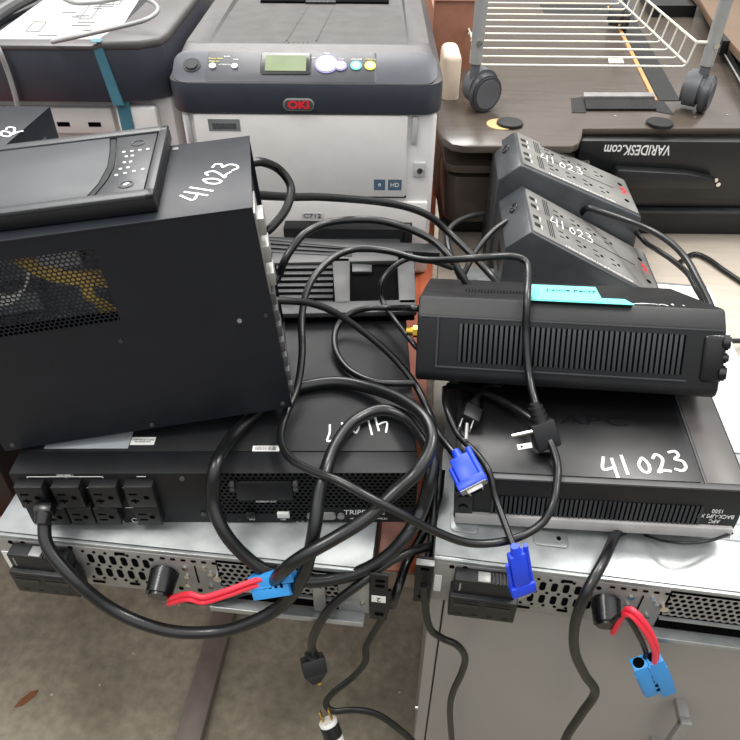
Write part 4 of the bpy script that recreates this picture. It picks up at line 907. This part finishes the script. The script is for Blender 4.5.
cable('signal_cable', 'thin black wire drooping from under the right end of the lower backup',
 [(640, 533, 'y', .51), (655, 539, 'y', .485), (672, 542, 'y', .472), (690, 543, 'y', .465), (712, 540, 'y', .468), (732, 533, 'y', .485)], .0018)
cable('power_cord', 'black cord running down in the gap between the two stacks',
 [(441, 470, 'z', .85), (437, 500, 'z', .83), (425, 530, 'z', .80), (408, 560, 'z', .775), (398, 588, 'y', .455), (392, 606, 'y', .45)], .0055)
cable('power_cord', 'second black cord squeezed between the stacks beside the lower backup',
 [(429, 440, 'z', .87), (436, 470, 'z', .85), (434, 505, 'z', .83), (430, 545, 'z', .80), (424, 575, 'y', .47)], .004)
cable('power_cord', 'slim black cord lying in the dark gap under the tilted backup',
 [(455, 390, 'y', .70), (475, 399, 'y', .68), (500, 404, 'y', .68), (530, 399, 'y', .69), (560, 396, 'y', .70), (590, 396, 'y', .70)], .0024)
c7, _ = cable('signal_cable', 'pale grey cable looping over the white label sheet of the upper left printer',
 [(52, 42, 'z', 1.165), (75, 37, 'z', 1.175), (110, 29, 'z', 1.185), (145, 20, 'z', 1.195), (158, 10, 'z', 1.20), (150, 1, 'z', 1.205), (130, -3, 'z', 1.21), (100, 2, 'z', 1.20), (75, 3, 'z', 1.20), (60, -3, 'z', 1.2)], .0035, material=cart_grey)
cable('signal_cable', 'pale grey cable hanging down the front of the upper left printer',
 [(-6, 40, 'z', 1.166), (0, 52, 'y', 1.188), (7, 70, 'y', 1.19), (13, 88, 'y', 1.19), (17, 104, 'y', 1.19), (18, 118, 'y', 1.19)], .0042, material=cart_grey)

# dry leaf on the floor
e = az(26, 699, .003)
LF = tag(part('dry_leaf', leaf_m, None, lambda b: prism(b, [(-.03, -.012), (-.01, -.014), (.02, .0), (.03, .016), (.012, .018), (-.015, .004)], 'z', .0005, .003, M=Matrix.Translation((e.x, e.y, 0)) @ Matrix.Rotation(R(20), 4, 'Z') @ Matrix.Scale(.8, 4))), 'small brown dry leaf on the concrete floor', 'leaf')

# ------------------------------------------------------------------ light
wd = bpy.data.worlds.new('w'); S.world = wd; wd.use_nodes = True
nt = wd.node_tree; bg = nt.nodes['Background']; bg.inputs[1].default_value = 1.0
# hall surroundings: bright ceiling with its lamps, dim lower walls and floor
tc = nt.nodes.new('ShaderNodeTexCoord'); sx_ = nt.nodes.new('ShaderNodeSeparateXYZ'); rp_ = nt.nodes.new('ShaderNodeValToRGB')
nt.links.new(tc.outputs['Generated'], sx_.inputs[0]); nt.links.new(sx_.outputs[2], rp_.inputs[0]); nt.links.new(rp_.outputs[0], bg.inputs[0])
rp_.color_ramp.elements[0].position = 0.0; rp_.color_ramp.elements[0].color = (.16, .155, .15, 1)
rp_.color_ramp.elements[1].position = 1.0; rp_.color_ramp.elements[1].color = (1, 1, 1, 1)
e_ = rp_.color_ramp.elements.new(.3); e_.color = (.38, .385, .4, 1)
e_ = rp_.color_ramp.elements.new(.6); e_.color = (1, 1, 1, 1)
bg.inputs[1].default_value = 1.35
def area(name, loc, tgt, sx, sy, e_, col=(1, 1, 1)):
    l = bpy.data.lights.new(name, 'AREA'); l.shape = 'RECTANGLE'; l.size = sx; l.size_y = sy; l.energy = e_; l.color = col
    o = bpy.data.objects.new(name, l); COL.objects.link(o); o.location = loc
    o.rotation_euler = (Vector(tgt)-Vector(loc)).to_track_quat('-Z', 'Y').to_euler(); return o
area('ceiling_lamp', (-.6, 3.6, 4.0), (0, 1.4, .8), 2.2, 1.4, 110, (1, .98, .95))
area('ceiling_lamp', (1.6, 1.6, 4.0), (.2, .9, .8), 1.2, .5, 60, (1, .97, .92))
area('ceiling_lamp', (-1.4, .2, 4.0), (-.1, .7, .8), 1.2, .5, 40, (1, .97, .92))

S.view_settings.view_transform = 'Standard'; S.view_settings.look = 'None'; S.view_settings.gamma = 1
S.view_settings.exposure = .45
S.view_settings.use_curve_mapping = False
